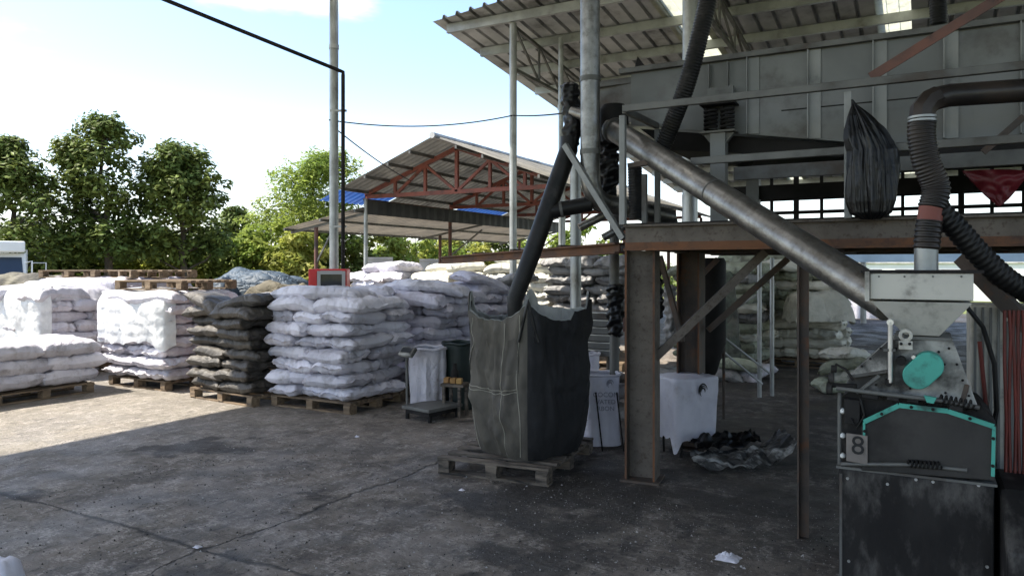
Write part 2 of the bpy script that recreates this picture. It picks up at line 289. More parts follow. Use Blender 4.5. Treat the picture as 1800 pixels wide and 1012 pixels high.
# ---------------------------------------------------------------- ground
def ground_mat():
    m = bpy.data.materials.new('sooty_concrete'); m.use_nodes = True; nt = m.node_tree; N = nt.nodes; L = nt.links; b = N['Principled BSDF']
    tc = N.new('ShaderNodeNewGeometry'); pos = tc.outputs['Position']
    def noise_(sc, det=8, ro=.6, st=None):
        n = N.new('ShaderNodeTexNoise'); n.inputs['Scale'].default_value = sc; n.inputs['Detail'].default_value = det; n.inputs['Roughness'].default_value = ro
        if st:
            q = N.new('ShaderNodeMapping'); q.inputs['Scale'].default_value = st; q.inputs['Rotation'].default_value = (0,0,.5); L.new(pos, q.inputs[0]); L.new(q.outputs[0], n.inputs['Vector'])
        else: L.new(pos, n.inputs['Vector'])
        return n.outputs['Fac']
    def rng(x, a, bb, c=0, d=1):
        r = N.new('ShaderNodeMapRange'); r.interpolation_type = 'SMOOTHSTEP'; L.new(x, r.inputs[0])
        for i, v in zip((1,2,3,4), (a,bb,c,d)): r.inputs[i].default_value = v
        return r.outputs[0]
    def math_(op, a, bb=None):
        x = N.new('ShaderNodeMath'); x.operation = op
        for i, v in enumerate((a, bb)):
            if v is None: continue
            if hasattr(v, 'links'): L.new(v, x.inputs[i])
            else: x.inputs[i].default_value = v
        return x.outputs[0]
    def mix(f, a, bb):
        x = N.new('ShaderNodeMix'); x.data_type = 'RGBA'
        if hasattr(f, 'links'): L.new(f, x.inputs[0])
        else: x.inputs[0].default_value = f
        for i, c in ((6, a), (7, bb)):
            if hasattr(c, 'links'): L.new(c, x.inputs[i])
            else: x.inputs[i].default_value = (*c, 1)
        return x.outputs[2]
    sep = N.new('ShaderNodeSeparateXYZ'); L.new(pos, sep.inputs[0])
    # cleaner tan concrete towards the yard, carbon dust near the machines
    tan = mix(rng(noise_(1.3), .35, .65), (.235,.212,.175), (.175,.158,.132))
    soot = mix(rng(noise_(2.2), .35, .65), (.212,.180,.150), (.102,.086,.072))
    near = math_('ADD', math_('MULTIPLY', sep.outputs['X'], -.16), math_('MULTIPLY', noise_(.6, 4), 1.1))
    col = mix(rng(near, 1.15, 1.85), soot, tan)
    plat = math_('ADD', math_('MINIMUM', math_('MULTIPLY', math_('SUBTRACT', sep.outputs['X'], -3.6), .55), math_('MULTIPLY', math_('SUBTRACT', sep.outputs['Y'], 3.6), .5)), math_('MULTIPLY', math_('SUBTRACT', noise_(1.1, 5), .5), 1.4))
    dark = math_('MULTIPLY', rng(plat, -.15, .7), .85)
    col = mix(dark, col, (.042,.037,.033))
    # streaky scuffed patches and fine speckle
    col = mix(math_('MULTIPLY', rng(noise_(5, 9, .72, (1,2.6,1)), .50, .64), math_('SUBTRACT', .72, math_('MULTIPLY', dark, .5))), col, (.28,.245,.215))
    brk = math_('MULTIPLY', rng(noise_(4.2, 9, .75, (1.6,1,1)), .49, .59), rng(noise_(30, 5, .75, (1,2,1)), .42, .58))
    col = mix(math_('MULTIPLY', brk, math_('SUBTRACT', .85, math_('MULTIPLY', dark, .45))), col, (.40,.36,.32))
    col = mix(math_('MULTIPLY', rng(noise_(7, 9, .75, (2.2,1,1)), .52, .66), .75), col, (.032,.03,.03))
    col = mix(math_('MULTIPLY', rng(noise_(46, 3, .7), .56, .70), .4), col, (.24,.228,.22))
    col = mix(math_('MULTIPLY', rng(noise_(70, 3, .7), .57, .70), .45), col, (.03,.029,.028))
    # spilled black dust with ragged edges
    spill = math_('ADD', noise_(.75, 8, .62), math_('MULTIPLY', plat, .05))
    col = mix(math_('MULTIPLY', rng(spill, .53, .575), .78), col, (.036,.032,.029))
    # tyre marks sweeping round the bend
    for cx_, cy_, R_ in ((-1.0,-3.6,8.05),(-1.0,-3.6,9.45),(-9,9.5,7.2)):
        vv = N.new('ShaderNodeVectorMath'); vv.operation = 'DISTANCE'; vv.inputs[1].default_value = (cx_, cy_, 0); L.new(pos, vv.inputs[0])
        dd = math_('ABSOLUTE', math_('SUBTRACT', math_('ADD', vv.outputs['Value'], math_('MULTIPLY', noise_(.7,3), .5)), R_))
        col = mix(math_('MULTIPLY', math_('MULTIPLY', rng(dd, .20, .06), rng(noise_(3.5, 7, .7), .38, .6)), .5), col, (.05,.046,.042))
    # slab joints cracked open
    wob = math_('MULTIPLY', math_('SUBTRACT', noise_(1.2, 6, .6), .5), .5)
    wob2 = math_('MULTIPLY', math_('SUBTRACT', noise_(14, 3, .6), .5), .03)
    d1 = math_('ABSOLUTE', math_('ADD', math_('ADD', math_('SUBTRACT', sep.outputs['Y'], 2.88), math_('MULTIPLY', wob, .35)), wob2))
    d2 = math_('ABSOLUTE', math_('ADD', math_('ADD', math_('SUBTRACT', sep.outputs['X'], -3.5), wob), wob2))
    d = math_('MINIMUM', d1, d2)
    wid = rng(noise_(3), .35, .65, .010, .042)
    crack = math_('MULTIPLY', math_('SUBTRACT', 1.0, math_('MINIMUM', math_('DIVIDE', d, wid), 1.0)), .85)
    col = mix(crack, col, (.012,.012,.012))
    L.new(col, b.inputs['Base Color'])
    L.new(rng(noise_(1.6, 7, .6), .4, .62, .5, .9), b.inputs['Roughness']); b.inputs['Specular IOR Level'].default_value = .35
    h = math_('ADD', math_('MULTIPLY', noise_(28, 6, .7), .8), math_('MULTIPLY', noise_(6, 8, .7, (1,2.4,1)), 1.2))
    h = math_('SUBTRACT', h, math_('MULTIPLY', crack, 1.2))
    bp = N.new('ShaderNodeBump'); bp.inputs['Strength'].default_value = .75; bp.inputs['Distance'].default_value = .025
    L.new(h, bp.inputs['Height']); L.new(bp.outputs[0], b.inputs['Normal'])
    return m
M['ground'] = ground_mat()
M['field'] = mk('grass_field', (.10,.13,.035), (.16,.17,.05), .8, .95, 0, .5, 8)
tag(MB().grid(1, 1, lambda a, b: (-900+1800*a, -900+1800*b, -.03)).build('terrain', 'field'), None, None, kind='structure')
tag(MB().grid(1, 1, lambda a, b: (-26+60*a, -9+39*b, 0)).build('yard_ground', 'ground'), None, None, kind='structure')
# loose grit and carbon granules
gm = MB(); rg = random.Random(3)
def grit(n, fu, fv, s0, s1):
    for _ in range(n):
        u, v = fu(), fv(); s = rg.uniform(s0, s1); a = rg.random()*6
        vs = [(u+s*math.cos(a+k*2.1)*rg.uniform(.7,1.2), v+s*math.sin(a+k*2.1)*rg.uniform(.7,1.2), -.001) for k in range(3)] + [(u, v, s*rg.uniform(.6,1.1))]
        gm.add(vs, [(0,1,3),(1,2,3),(2,0,3)], 0 if rg.random() < .72 else 1)
grit(9000, lambda: rg.uniform(-2.4,.0), lambda: rg.uniform(2.2,5.2), .0015, .005)
grit(1500, lambda: rg.uniform(-5.5,.2), lambda: rg.uniform(2.0,5.0), .004, .011)
grit(5000, lambda: rg.uniform(-7,.5), lambda: rg.uniform(1.9,6.5), .0015, .006)
M['grit'] = mk('carbon_grit', (.02,.02,.02)); M['grit_pale'] = mk('pale_grit', (.32,.31,.30))
tag(gm.build('loose_grit', ['grit', 'grit_pale']), None, None, kind='stuff')
# small pale scraps on the ground
for i, (px, py, s, lab) in enumerate(((1280,982,.062,'crumpled white plastic scrap on the dark floor before the mill'), (628,768,.024,'tiny white paper scrap on the floor before the big sack stack'),
                         (347,962,.022,'small white scrap beside the crossing floor cracks'), (812,862,.02,'small pale scrap lying before the bulk bag pallet'))):
    c = G(px, py); r = random.Random(i)
    mb = MB().grid(14, 14, lambda a, b: (c.x+(a-.5)*2*s*(1+.3*nz3((a*3,b*3,i))), c.y+(b-.5)*1.7*s*(1+.3*nz3((b*3,a*3,i+5))), .004+s*.55*max(0, (1-(2*a-1)**2)*(1-(2*b-1)**2))*(.5+1.6*abs(nz3((a*5,b*5,i*3))))))
    tag(mb.build('plastic_scrap', 'white_plastic', smooth=True), lab, 'scrap')
# red and white thing cut off by the lower left corner
c = G(4, 1062)
t = thing('plastic_packet', 'white plastic packet with red side at the lower left corner', 'packet', c)
MB().grid(12, 16, lambda a, b: (c.x + cam2w(1,0,0).x*(a-.5)*.16 + cam2w(0,1,0).x*(b-.5)*.16, c.y + cam2w(1,0,0).y*(a-.5)*.16 + cam2w(0,1,0).y*(b-.5)*.16,
        .22*((1-(2*a-1)**4)*(1-(2*b-1)**4))**.5*(1+.15*nz3((a*4,b*4,2))))).build('packet_body', 'white_plastic', t, smooth=True)
p = cam2w((0-900)/F*4.0, 3.78, 0); MB().box((p.x-.02, p.y-.03, .12), (.05,.04,.24), .5).build('red_side', 'red', t, bevel=.01)
p = c + Vector((.02,-.08,.10)); MB().tube([c+cam2w(a*.05-.01, -.07, 0)+Vector((0,0,.12+.02*math.sin(a*6))) for a in (0,.3,.6,1,1.3)], .004, 6).build('black_mark', 'ink', t)

# ---------------------------------------------------------------- roof the camera stands under (its far and left edges are just out of the picture)
t = thing('shelter_roof', 'corrugated roof on steel posts over the near side of the yard', 'roof', (-2, 0, 0))
def ribbed(mb, u0, u1, fz, v0, v1, pitch=.28, rw=.036, rh=.055):
    us = []; u = u0
    while u < u1: us += [(u,0),(u+pitch-2*rw,0),(u+pitch-1.5*rw,rh),(u+pitch-.5*rw,rh)]; u += pitch
    n = len(us)
    mb.add([(a, v0(a), fz(a, v0(a))+h) for a, h in us] + [(a, v1(a), fz(a, v1(a))+h) for a, h in us], [(i, i+1, n+i+1, n+i) for i in range(n-1)])
    return mb
edges = [-10.6,-7.4,-6.6,-4.6,-3.8,9]
for k in range(len(edges)-1):
    if k % 2 == 0: ribbed(MB(), edges[k], edges[k+1], lambda u, v: 6.35-.02*(8.3-v), lambda u: -5, lambda u: 9.8 if u > -7.5 else 8.3).build('roof_sheet', 'roof_new', t)
    else: ribbed(MB(), edges[k], edges[k+1], lambda u, v: 6.344-.02*(8.3-v), lambda u: -5, lambda u: 9.8, pitch=.16, rw=.02, rh=.02).build('translucent_panel', 'transl_fill', t)  # unseen translucent strips added to let fill light onto the shaded ground
MB().box((.8, 9.6, 6.285), (16.2, .06, .15)).build('purlin', 'galv', t)
for k in range(7): MB().box((-.8, -4.6+k*2.1, 6.35-.02*(8.3-(-4.6+k*2.1))-.09), (19.4, .06, .15)).build('purlin', 'galv', t)
for u, v in ((-10.3,-4.5),(8.7,8.0),(8.7,-4.5)): MB().tube([(u,v,0),(u,v,6.05)], .06).build('post', 'galv', t)

# tall silver pole left of centre
def pole(px, Y, z1, r, lab, name='steel_pole', mat='galv', bands=()):
    p = P(px, HOR, Y); t = thing(name, lab, 'pole', (p.x, p.y, 0))
    MB().tube([(p.x,p.y,0),(p.x,p.y,z1)], r, 20).build('shaft', mat, t, smooth=True)
    MB().box((p.x,p.y,.008), (.3,.3,.016)).build('base_plate', mat, t)
    for z in bands: MB().tube([(p.x,p.y,z-.03),(p.x,p.y,z+.03)], r*1.13, 20).build('collar', mat, t, smooth=True)
    return p
pp = pole(587, 11, 6.1, .066, 'tall pale galvanised pole rising behind the red fridge', bands=(4.85,))
# black conduit: up beside the pole, then away overhead towards the upper left
a = P(603, 478, 10.9); b = P(603, 127, 10.9); c = P(290, 0, 9.6); d = P(150, -58, 9.1)
a.z = 0
for z_ in (2.2, 3.9): MB().box(((a.x+pp.x)/2, (a.y+pp.y)/2, z_), (.24,.03,.03), .5).build('clamp', 'galv', bpy.data.objects['steel_pole'])
tag(MB().tube([a, b-Vector((0,0,.05)), b, b+(c-b)*.02, c, d], .028, 10).build('black_conduit', 'black', smooth=True), 'thin black conduit climbing beside the tall pole then slanting to upper left', 'conduit')
def sagwire(pts, r, lab):
    tag(MB().tube(pts, r, 6).build('wire', 'black', smooth=True), lab, 'wire')
def sag(a, b, s, n=18): return [a+(b-a)*(i/n)+Vector((0,0,-s*4*(i/n)*(1-i/n))) for i in range(n+1)]
q1 = P(578, 211, 10.95); q2 = P(902, 203, 11.7); q3 = P(1000, 198, 9)
sagwire(sag(q1, q2, .13)+sag(q2, q3, .02)[1:], .010, 'thin black wire sagging from the tall pole to the roof post')
sagwire(sag(P(592, 228, 11), P(722, 318, 16.2), .05), .010, 'thin black wire running down from the pole to the red truss shed')

# ---------------------------------------------------------------- mono-pitch ribbed roof over the far hall
t = thing('hall_roof', 'large weathered ribbed roof with exposed purlins over the machinery', 'roof', (-7, 10, 0))
rz = lambda v: 5.62-.113*(v-10.06)
vf = lambda u: 10.06-.16*(u+7.03)
U0, U1, V1 = -7.03, 7.6, 24.0
strips = [(U0,-3.55),(-3.05,-.62),(-.15,2.4),(2.9,U1)]
for a, b in strips: ribbed(MB(), a, b, lambda u, v: rz(v), vf, lambda u: V1).build('roof_sheet', 'roof_old', t)
for a, b in ((-3.55,-3.05),(-.62,-.15),(2.4,2.9)):
    ribbed(MB(), a, b, lambda u, v: rz(v)-.006, vf, lambda u: V1, pitch=.16, rw=.02, rh=.02).build('translucent_panel', 'transl', t)
k = 0; v = 10.2
while v < V1:
    u_s = -6.85; u_s = max(u_s, -6.85)
    mb = MB(); z = rz(v)-.02
    mb.box(((u_s+U1)/2, v, z-.07), (U1-u_s, .012, .14)); mb.box(((u_s+U1)/2, v+.03, z-.006-.128), (U1-u_s, .062, .012)); mb.box(((u_s+U1)/2, v+.03, z-.008), (U1-u_s, .062, .012))
    mb.build('purlin', 'galv', t); v += 1.06
for v in (9.4, 8.7):
    us = -7.03 + (10.06-v)/.16 + .1
    MB().box(((us+U1)/2, v, rz(v)-.09), (U1-us, .05, .14)).build('purlin', 'galv', t)
def truss_v(u, v0, v1, drop=.5):
    mb = MB(); n = 6
    top = [(u, v0+(v1-v0)*i/n, rz(v0+(v1-v0)*i/n)-.19) for i in range(n+1)]
    bot = [(u, p[1], p[2]-drop*(1-i/n*.75)-.02) for i, p in enumerate(top)]
    mb.bar(top[0], top[-1], .05, .05); mb.bar(bot[0], bot[-1], .05, .05)
    for i in range(n): mb.bar(bot[i], top[i], .03, .03); mb.bar(top[i], bot[i+1], .03, .03)
    return mb
pr = P(902, HOR, 11.75)
truss_v(pr.x, pr.y+.05, pr.y+5.2, .65).build('bracket_truss', 'steel_grey', t)
truss_v(-2.5, 9.6, 15.4).build('bracket_truss', 'steel_grey', t)
for px, Y, r in ((902, 11.75, .058), (1213, 8.9, .09), (1012, 8.2, .06), (986, 12.2, .04)):
    p = P(px, HOR, Y); MB().tube([(p.x,p.y,0),(p.x,p.y,rz(max(p.y,8.6))-.15 if px != 1012 else 2.75)], r, 16).build('post', 'galv', t, smooth=True)
for u in (-6.7, -1.5, 3.7, 7.3): MB().tube([(u,23.6,0),(u,23.6,rz(23.6)-.16)], .08, 12).build('post', 'galv', t, smooth=True)

# ---------------------------------------------------------------- red truss shed
A = P(643, 345, 18.0); A.z = 0                      # foot of its left front post
sx, sy = A.x, A.y
t = thing('truss_shed', 'open shed with red steel trusses, weathered gable roof and blue eave sheets', 'shed', (sx+2.6, sy+4, 0))
S = lambda a, b, z: Vector((sx+a, sy+b, z))
SPAN, ZC, RISE, LEN = 5.24, 3.3, .98, 11.0
rzs = lambda a: ZC+.12+RISE*(1-abs(a-SPAN/2)/(SPAN/2))
for k in range(4):
    mb = MB(); b = k*LEN/3; m = 'redox'
    w_ = .075
    mb.bar(S(0,b,ZC), S(SPAN,b,ZC), w_, w_*1.2)
    mb.bar(S(0,b,ZC+.05), S(SPAN/2,b,ZC+RISE), w_, w_*1.2); mb.bar(S(SPAN,b,ZC+.05), S(SPAN/2,b,ZC+RISE), w_, w_*1.2)
    mb.bar(S(SPAN/2,b,ZC), S(SPAN/2,b,ZC+RISE), w_, w_)
    for s in (-1, 1):
        for q in (.33, .66): mb.bar(S(SPAN/2+s*q*SPAN/2,b,ZC), S(SPAN/2+s*q*SPAN/2,b,ZC+RISE*(1-q)), w_*.85, w_*.85)
        mb.bar(S(SPAN/2,b,ZC), S(SPAN/2+s*.33*SPAN/2,b,ZC+RISE*.67), w_*.8, w_*.8)
        mb.bar(S(SPAN/2+s*.66*SPAN/2,b,ZC), S(SPAN/2+s*.33*SPAN/2,b,ZC+RISE*.67), w_*.8, w_*.8)
    mb.build('truss', m, t)
OH = .95
def slope(mb, a0, a1, b0, b1, fz, pitch=.2, h=.03):
    n = max(2, int((b1-b0)/pitch)); bs = []
    for i in range(n):
        b = b0+(b1-b0)*i/n; q = (b1-b0)/n
        bs += [(b,0),(b+q*.55,0),(b+q*.7,h),(b+q*.85,h)]
    m = len(bs)
    return mb.add([S(a0,b,fz(a0)+z) for b, z in bs]+[S(a1,b,fz(a1)+z) for b, z in bs], [(i,i+1,m+i+1,m+i) for i in range(m-1)])
slope(MB(), SPAN/2, -.02, -OH, LEN, rzs).build('roof_sheet', 'roof_shed', t)
slope(MB(), SPAN/2, SPAN+.7, -OH, LEN, rzs).build('roof_sheet', 'roof_shed', t)
for b0, b1 in ((-OH,1.3),(4.4,7.2)): slope(MB(), -.03, -.62, b0, b1, lambda a: rzs(a)-.02).build('blue_panel', 'blue_sheet', t)
slope(MB(), -.03, -.62, 1.3, 4.4, rzs).build('roof_sheet', 'roof_shed', t)
slope(MB(), -.03, -.62, 7.2, LEN, rzs).build('roof_sheet', 'roof_shed', t)
MB().tube([S(SPAN/2,-OH-.02,rzs(SPAN/2)+.02), S(SPAN/2,LEN,rzs(SPAN/2)+.02)], .07, 8).build('ridge_cap', 'roof_old', t)
for a in (.1,.75,1.4,2.0,3.2,3.85,4.5,5.15): MB().box(S(a,(LEN-OH)/2,rzs(a)-.055), (.05,LEN+OH-.02,.07)).build('purlin', 'steel_grey', t)
for b in (0, LEN/3, 2*LEN/3, LEN):
    for a in (0, SPAN): MB().tube([S(a,b,0), S(a,b,ZC-.03)], .05, 12).build('post', 'galv' if b == 0 else 'redbrown', t, smooth=True)
# hanging dark fascia and lattice girder along its left side
MB().grid(1, 60, lambda i, j: S(.06+.02*(int(j*60+.5)%2), j*LEN, ZC-.08-.34*i)).build('fascia_sheet', 'dark_sheet', t)
mb = MB(); mb.bar(S(-.06,0,ZC-.06), S(-.06,LEN,ZC-.06), .05, .05); mb.bar(S(-.06,0,ZC-.36), S(-.06,LEN,ZC-.36), .05, .05)
for i in range(34): mb.bar(S(-.06,i*LEN/34,ZC-.36), S(-.06,(i+.5)*LEN/34,ZC-.06), .02, .02); mb.bar(S(-.06,(i+.5)*LEN/34,ZC-.06), S(-.06,(i+1)*LEN/34,ZC-.36), .02, .02)
mb.build('lattice_girder', 'redbrown', t)
# lean-to
lz = lambda a: 3.02+.17*a
slope(MB(), .0, -2.5, -.25, LEN+.4, lambda a: lz(a)).build('leanto_sheet', 'roof_lean', t)
for a in (-.1,-1.2,-2.4): MB().box(S(a,(LEN)/2,lz(a)-.05), (.05,LEN+.6,.06)).build('purlin', 'steel_grey', t)
for b in (.0, LEN/2, LEN-.2):
    MB().bar(S(-2.45,b,lz(-2.45)-.11), S(-.05,b,lz(-.05)-.11), .05, .06).build('rafter', 'steel_grey', t)
    MB().tube([S(-1.6,b,0), S(-1.6,b,lz(-1.6)-.14)], .05, 10).build('post', 'redbrown', t, smooth=True)
    MB().bar(S(-1.6,b,1.7), S(-.05,b,2.75) if b else S(-.9,b,lz(-.9)-.12), .04, .04).build('brace', 'steel_grey', t)

# ---------------------------------------------------------------- trees, shrubs
def leaf(mb, c, n, s, rr, asp=.5):
    n = n.normalized(); x = n.orthogonal().normalized(); x = Matrix.Rotation(rr.random()*6.28, 3, n) @ x; y = n.cross(x)
    mb.add([c - x*s, c + y*s*asp - n*s*.12, c + x*s, c - y*s*asp - n*s*.12], [(0,1,2,3)])
def crown(mb, clumps, per, ls, rr, asp=.5, up=.6, droop=0):
    for c, r in clumps:
        c = Vector(c)
        for _ in range(int(per*r*r)):
            d = Vector((rr.gauss(0,1), rr.gauss(0,1), rr.gauss(0,1))).normalized()
            q = r*rr.uniform(.55,1.12)
            n = d*.7 + Vector((rr.gauss(0,.4), rr.gauss(0,.4), up+rr.gauss(0,.3)))
            leaf(mb, c + Vector((d.x*q, d.y*q, d.z*q*.75 - droop*q*q)), n, ls*rr.uniform(.6,1.25), rr, asp)
def limb(mb, a, b, r0, r1, rr, n=5, wob=.12):
    a, b = Vector(a), Vector(b); Lh = (b-a).length
    pts = [a+(b-a)*(i/n)+(Vector((rr.gauss(0,1),rr.gauss(0,1),0))*wob*Lh*.25 if 0 < i < n else Vector()) for i in range(n+1)]
    mb.tube(pts, [r0+(r1-r0)*i/n for i in range(n+1)], 8); return pts
def tree(px, Y, shape, lab, mat, seed, tr=.16, nclump=46, per=150, ls=.15, cr=(.45,.8), asp=.5, group=None, name='leafy_tree', zfrac=.3, up=.6, trunk_lean=0):
    """shape: list of (px, py) pairs of half-outline (left x, right x, y) rows in the picture giving the crown's extent at depth Y."""
    rr = random.Random(seed); base = P(px, HOR, Y); base.z = 0
    t = thing(name, lab, 'tree', base, group)
    rows = [((l-900)/F*Y, (r-900)/F*Y, HC+(HOR-y)/F*Y) for l, r, y in shape]
    zb, zt = rows[-1][2], rows[0][2]
    cl = []
    tries = 0
    while len(cl) < nclump and tries < 5000:
        tries += 1
        z = rr.uniform(zb, zt)
        for i in range(len(rows)-1):
            if rows[i][2] >= z >= rows[i+1][2]:
                f = (rows[i][2]-z)/max(1e-6, rows[i][2]-rows[i+1][2]); l = rows[i][0]+(rows[i+1][0]-rows[i][0])*f; r = rows[i][1]+(rows[i+1][1]-rows[i][1])*f; break
        w_ = (r-l)/2; R = min(rr.uniform(*cr), max(.18, w_*.8))
        ang = rr.random()*6.28; q = rr.random()**.4
        lim = max(0, w_-R*.45)
        X = (l+r)/2 + math.cos(ang)*q*lim; D = math.sin(ang)*q*lim*.9
        p = cam2w(X, Y+D, z)
        if zt-z < R*.5: p.z -= R*.35
        cl.append((p, R))
        if len(cl) % 3 == 0:      # stray sprays that break the outline
            R2 = rr.uniform(.16,.3); q2 = rr.uniform(.9,1.12)
            cl.append((cam2w((l+r)/2 + math.cos(ang)*q2*w_, Y+math.sin(ang)*q2*w_*.9, z+rr.uniform(-.1,.25)), R2))
    mb = MB(); tb = base; topz = zb+(zt-zb)*.72
    tip = cam2w(sum((a+b)/2 for a, b, _ in rows)/len(rows), Y, topz)
    pts = limb(mb, base-Vector((0,0,.05)), tip, tr, tr*.3, rr, 7, .05)
    mb.build('trunk', 'bark', t, smooth=True)
    lm = MB(); lm.tube(pts, tr*.28, 6)
    for c, R in rr.sample(cl, min(len(cl), 26)):
        s = min(pts, key=lambda q: abs(q.z-(c.z-.35*math.hypot(c.x-q.x, c.y-q.y)-.2)))
        limb(lm, s, c, tr*.3, tr*.08, rr, 4, .15)
    lm.build('branches', 'bark', t, smooth=True)
    mb = MB(); crown(mb, cl, per, ls, rr, asp, up)
    mb.build('crown', mat, t)
    return t
tree(40, 26, [(0,20,238),(-45,55,275),(-75,98,320),(-95,128,370),(-95,135,420),(-80,120,455)], 'dark rounded broadleaf tree cut by the left edge', 'leaf_dark', 11, nclump=135, per=360, ls=.118, cr=(.4,.75), up=.9)
tree(196, 27, [(165,200,205),(122,238,235),(104,246,270),(106,252,320),(94,256,370),(98,260,415),(130,250,448)], 'tallest dark broadleaf tree with bare lower trunk, left of centre', 'leaf_dark', 12, nclump=145, per=360, ls=.118, cr=(.35,.7), tr=.17, up=.9)
tree(322, 28, [(280,330,250),(252,362,275),(248,385,310),(242,402,350),(240,408,395),(246,402,435),(270,385,460)], 'mid green broadleaf tree with pointed top between dark tree and sheds', 'leaf_dark', 13, nclump=145, per=360, ls=.122, cr=(.38,.72), up=.9)
tree(548, 33, [(545,600,268),(505,640,290),(465,640,325),(440,630,355),(430,640,395),(450,650,430)], 'bright yellow green feathery tree behind the red truss shed', 'leaf_bright', 14, nclump=150, per=300, ls=.12, cr=(.5,.95), asp=.34, up=1.2, tr=.13)
tree(412, 35, [(400,430,362),(382,455,390),(370,470,430),(370,475,462)], 'small olive green tree in the gap right of dark trees', 'leaf_mid', 15, nclump=50, per=260, ls=.13, cr=(.45,.8), tr=.09)
def shrub(px, Y, wpx, top, mat, seed, lab, ls=.17, per=430):
    rr = random.Random(seed); base = P(px, HOR, Y); base.z = -.02
    t = thing('bush', lab, 'bush', base, 'bushes along the far edge of the yard')
    W_ = wpx/F*Y/2; H = HC+(HOR-top)/F*Y; cl = []
    for k in range(34):
        a = rr.uniform(-1,1); z = rr.uniform(.15, 1)*(1-.35*a*a)*H; R = rr.uniform(.3,.62)
        cl.append((base + cam2w(a*W_, rr.uniform(-.7,.7), 0) + Vector((0,0,max(.2, z-R*.6))), R))
    st = MB()
    for c, R in cl[:9]: limb(st, base+Vector((rr.gauss(0,.15),rr.gauss(0,.15),0)), c, .03, .012, rr, 4)
    st.build('stems', 'bark', t, smooth=True)
    mb = MB(); crown(mb, cl, per, ls, rr, .42, .8); mb.build('foliage', mat, t)
sh = [(15,31,150,408,'leaf_mid'),(95,32,140,404,'leaf_bright'),(165,31,120,412,'leaf_yellow'),(235,32,140,402,'leaf_mid'),(300,31,130,410,'leaf_yellow'),(375,32,140,404,'leaf_mid'),
      (450,31,140,392,'leaf_bright'),(520,30,140,402,'leaf_yellow'),(590,33,140,385,'leaf_mid'),(665,34,150,392,'leaf_yellow'),(735,34,150,396,'leaf_bright'),(800,35,150,398,'leaf_yellow'),(880,36,150,402,'leaf_mid'),(960,36,150,395,'leaf_bright'),(1035,36,130,372,'leaf_bright'),
      (-60,30,150,400,'leaf_mid'),(60,30,150,372,'leaf_mid'),(150,30,130,380,'leaf_mid'),(262,31,130,376,'leaf_mid'),(352,31,120,385,'leaf_mid'),(470,31,130,372,'leaf_bright'),(700,37,160,398,'leaf_bright'),(840,37,160,402,'leaf_mid')]
wh = ['at the far left behind the truck','behind the truck, right of it','left of the tall dark tree trunk','right of the tall dark tree trunk','under the pointed mid green tree','behind the tarpaulin heap, left end','above the blue tarpaulin',
      'above the khaki tarpaulin','behind the tall pale pole','under the lean-to roof, left part','under the lean-to roof, middle','under the lean-to roof, right part','behind the roof post','behind the diagonal chute foot','seen through the chute pipes','cut by the left picture edge','tall among the leftmost dark tree lower boughs','tall against the tallest dark tree lower boughs','tall between the tallest and the pointed tree','tall at the right foot of the pointed tree','tall in the gap before the feathery tree','under the lean-to roof, behind the dry twiggy bush','under the lean-to roof, behind its far right post']
for i, s in enumerate(sh): shrub(*s, 40+i, {'leaf_mid':'mid green','leaf_bright':'bright green','leaf_yellow':'yellow green'}[s[4]]+' bush '+wh[i])
# farther belt of trees that reads as one mass
rr = random.Random(77); mb = MB(); cl = []
for k in range(210):
    px = rr.uniform(-250, 2100); Y = rr.uniform(44, 60); p = P(px, HOR, Y); p.z = rr.uniform(.4, 2.4 if px < 1000 else 1.2); cl.append((p, rr.uniform(.9,1.6)))
crown(mb, cl, 90, .26, rr, .5, .8); tag(mb.build('far_tree_belt', 'leaf_mid'), 'low belt of far trees beyond the yard', 'trees', kind='stuff')
# dry branching plant seen under the lean-to
rr = random.Random(5); b0 = P(722, HOR, 27); b0.z = 0
t = thing('dry_bush', 'pale dry twiggy bush standing under the lean-to roof', 'bush', b0)
mb = MB()
for k in range(26):
    a = rr.uniform(-1,1); limb(mb, b0, b0+cam2w(a*1.1, rr.uniform(-.5,.5), 0)+Vector((0,0,2.0-abs(a)*.5+rr.uniform(-.3,.2))), .02, .006, rr, 4)
mb.build('twigs', 'tarp_khaki', t)
# boundary wall pieces and far white building
for px0, px1, Y, top, m, lab, nm in ((640,690,29,452,'concrete','low grey block wall left of the dry bush','block_wall'), (738,782,29,455,'concrete','low grey block wall right of the dry bush','block_wall'), (905,1010,30,436,'concrete','grey block wall behind the diagonal chute','block_wall')):
    a = P(px0,HOR,Y); b = P(px1,HOR,Y); a.z = b.z = 0; h = HC+(HOR-top)/F*Y
    mb = MB(); mb.bar(a+Vector((0,0,h/2-.04)), b+Vector((0,0,h/2-.04)), .18, h-.08); mb.bar(a+Vector((0,0,h-.039)), b+Vector((0,0,h-.039)), .23, .078)
    tag(mb.build(nm, m), lab, 'wall')
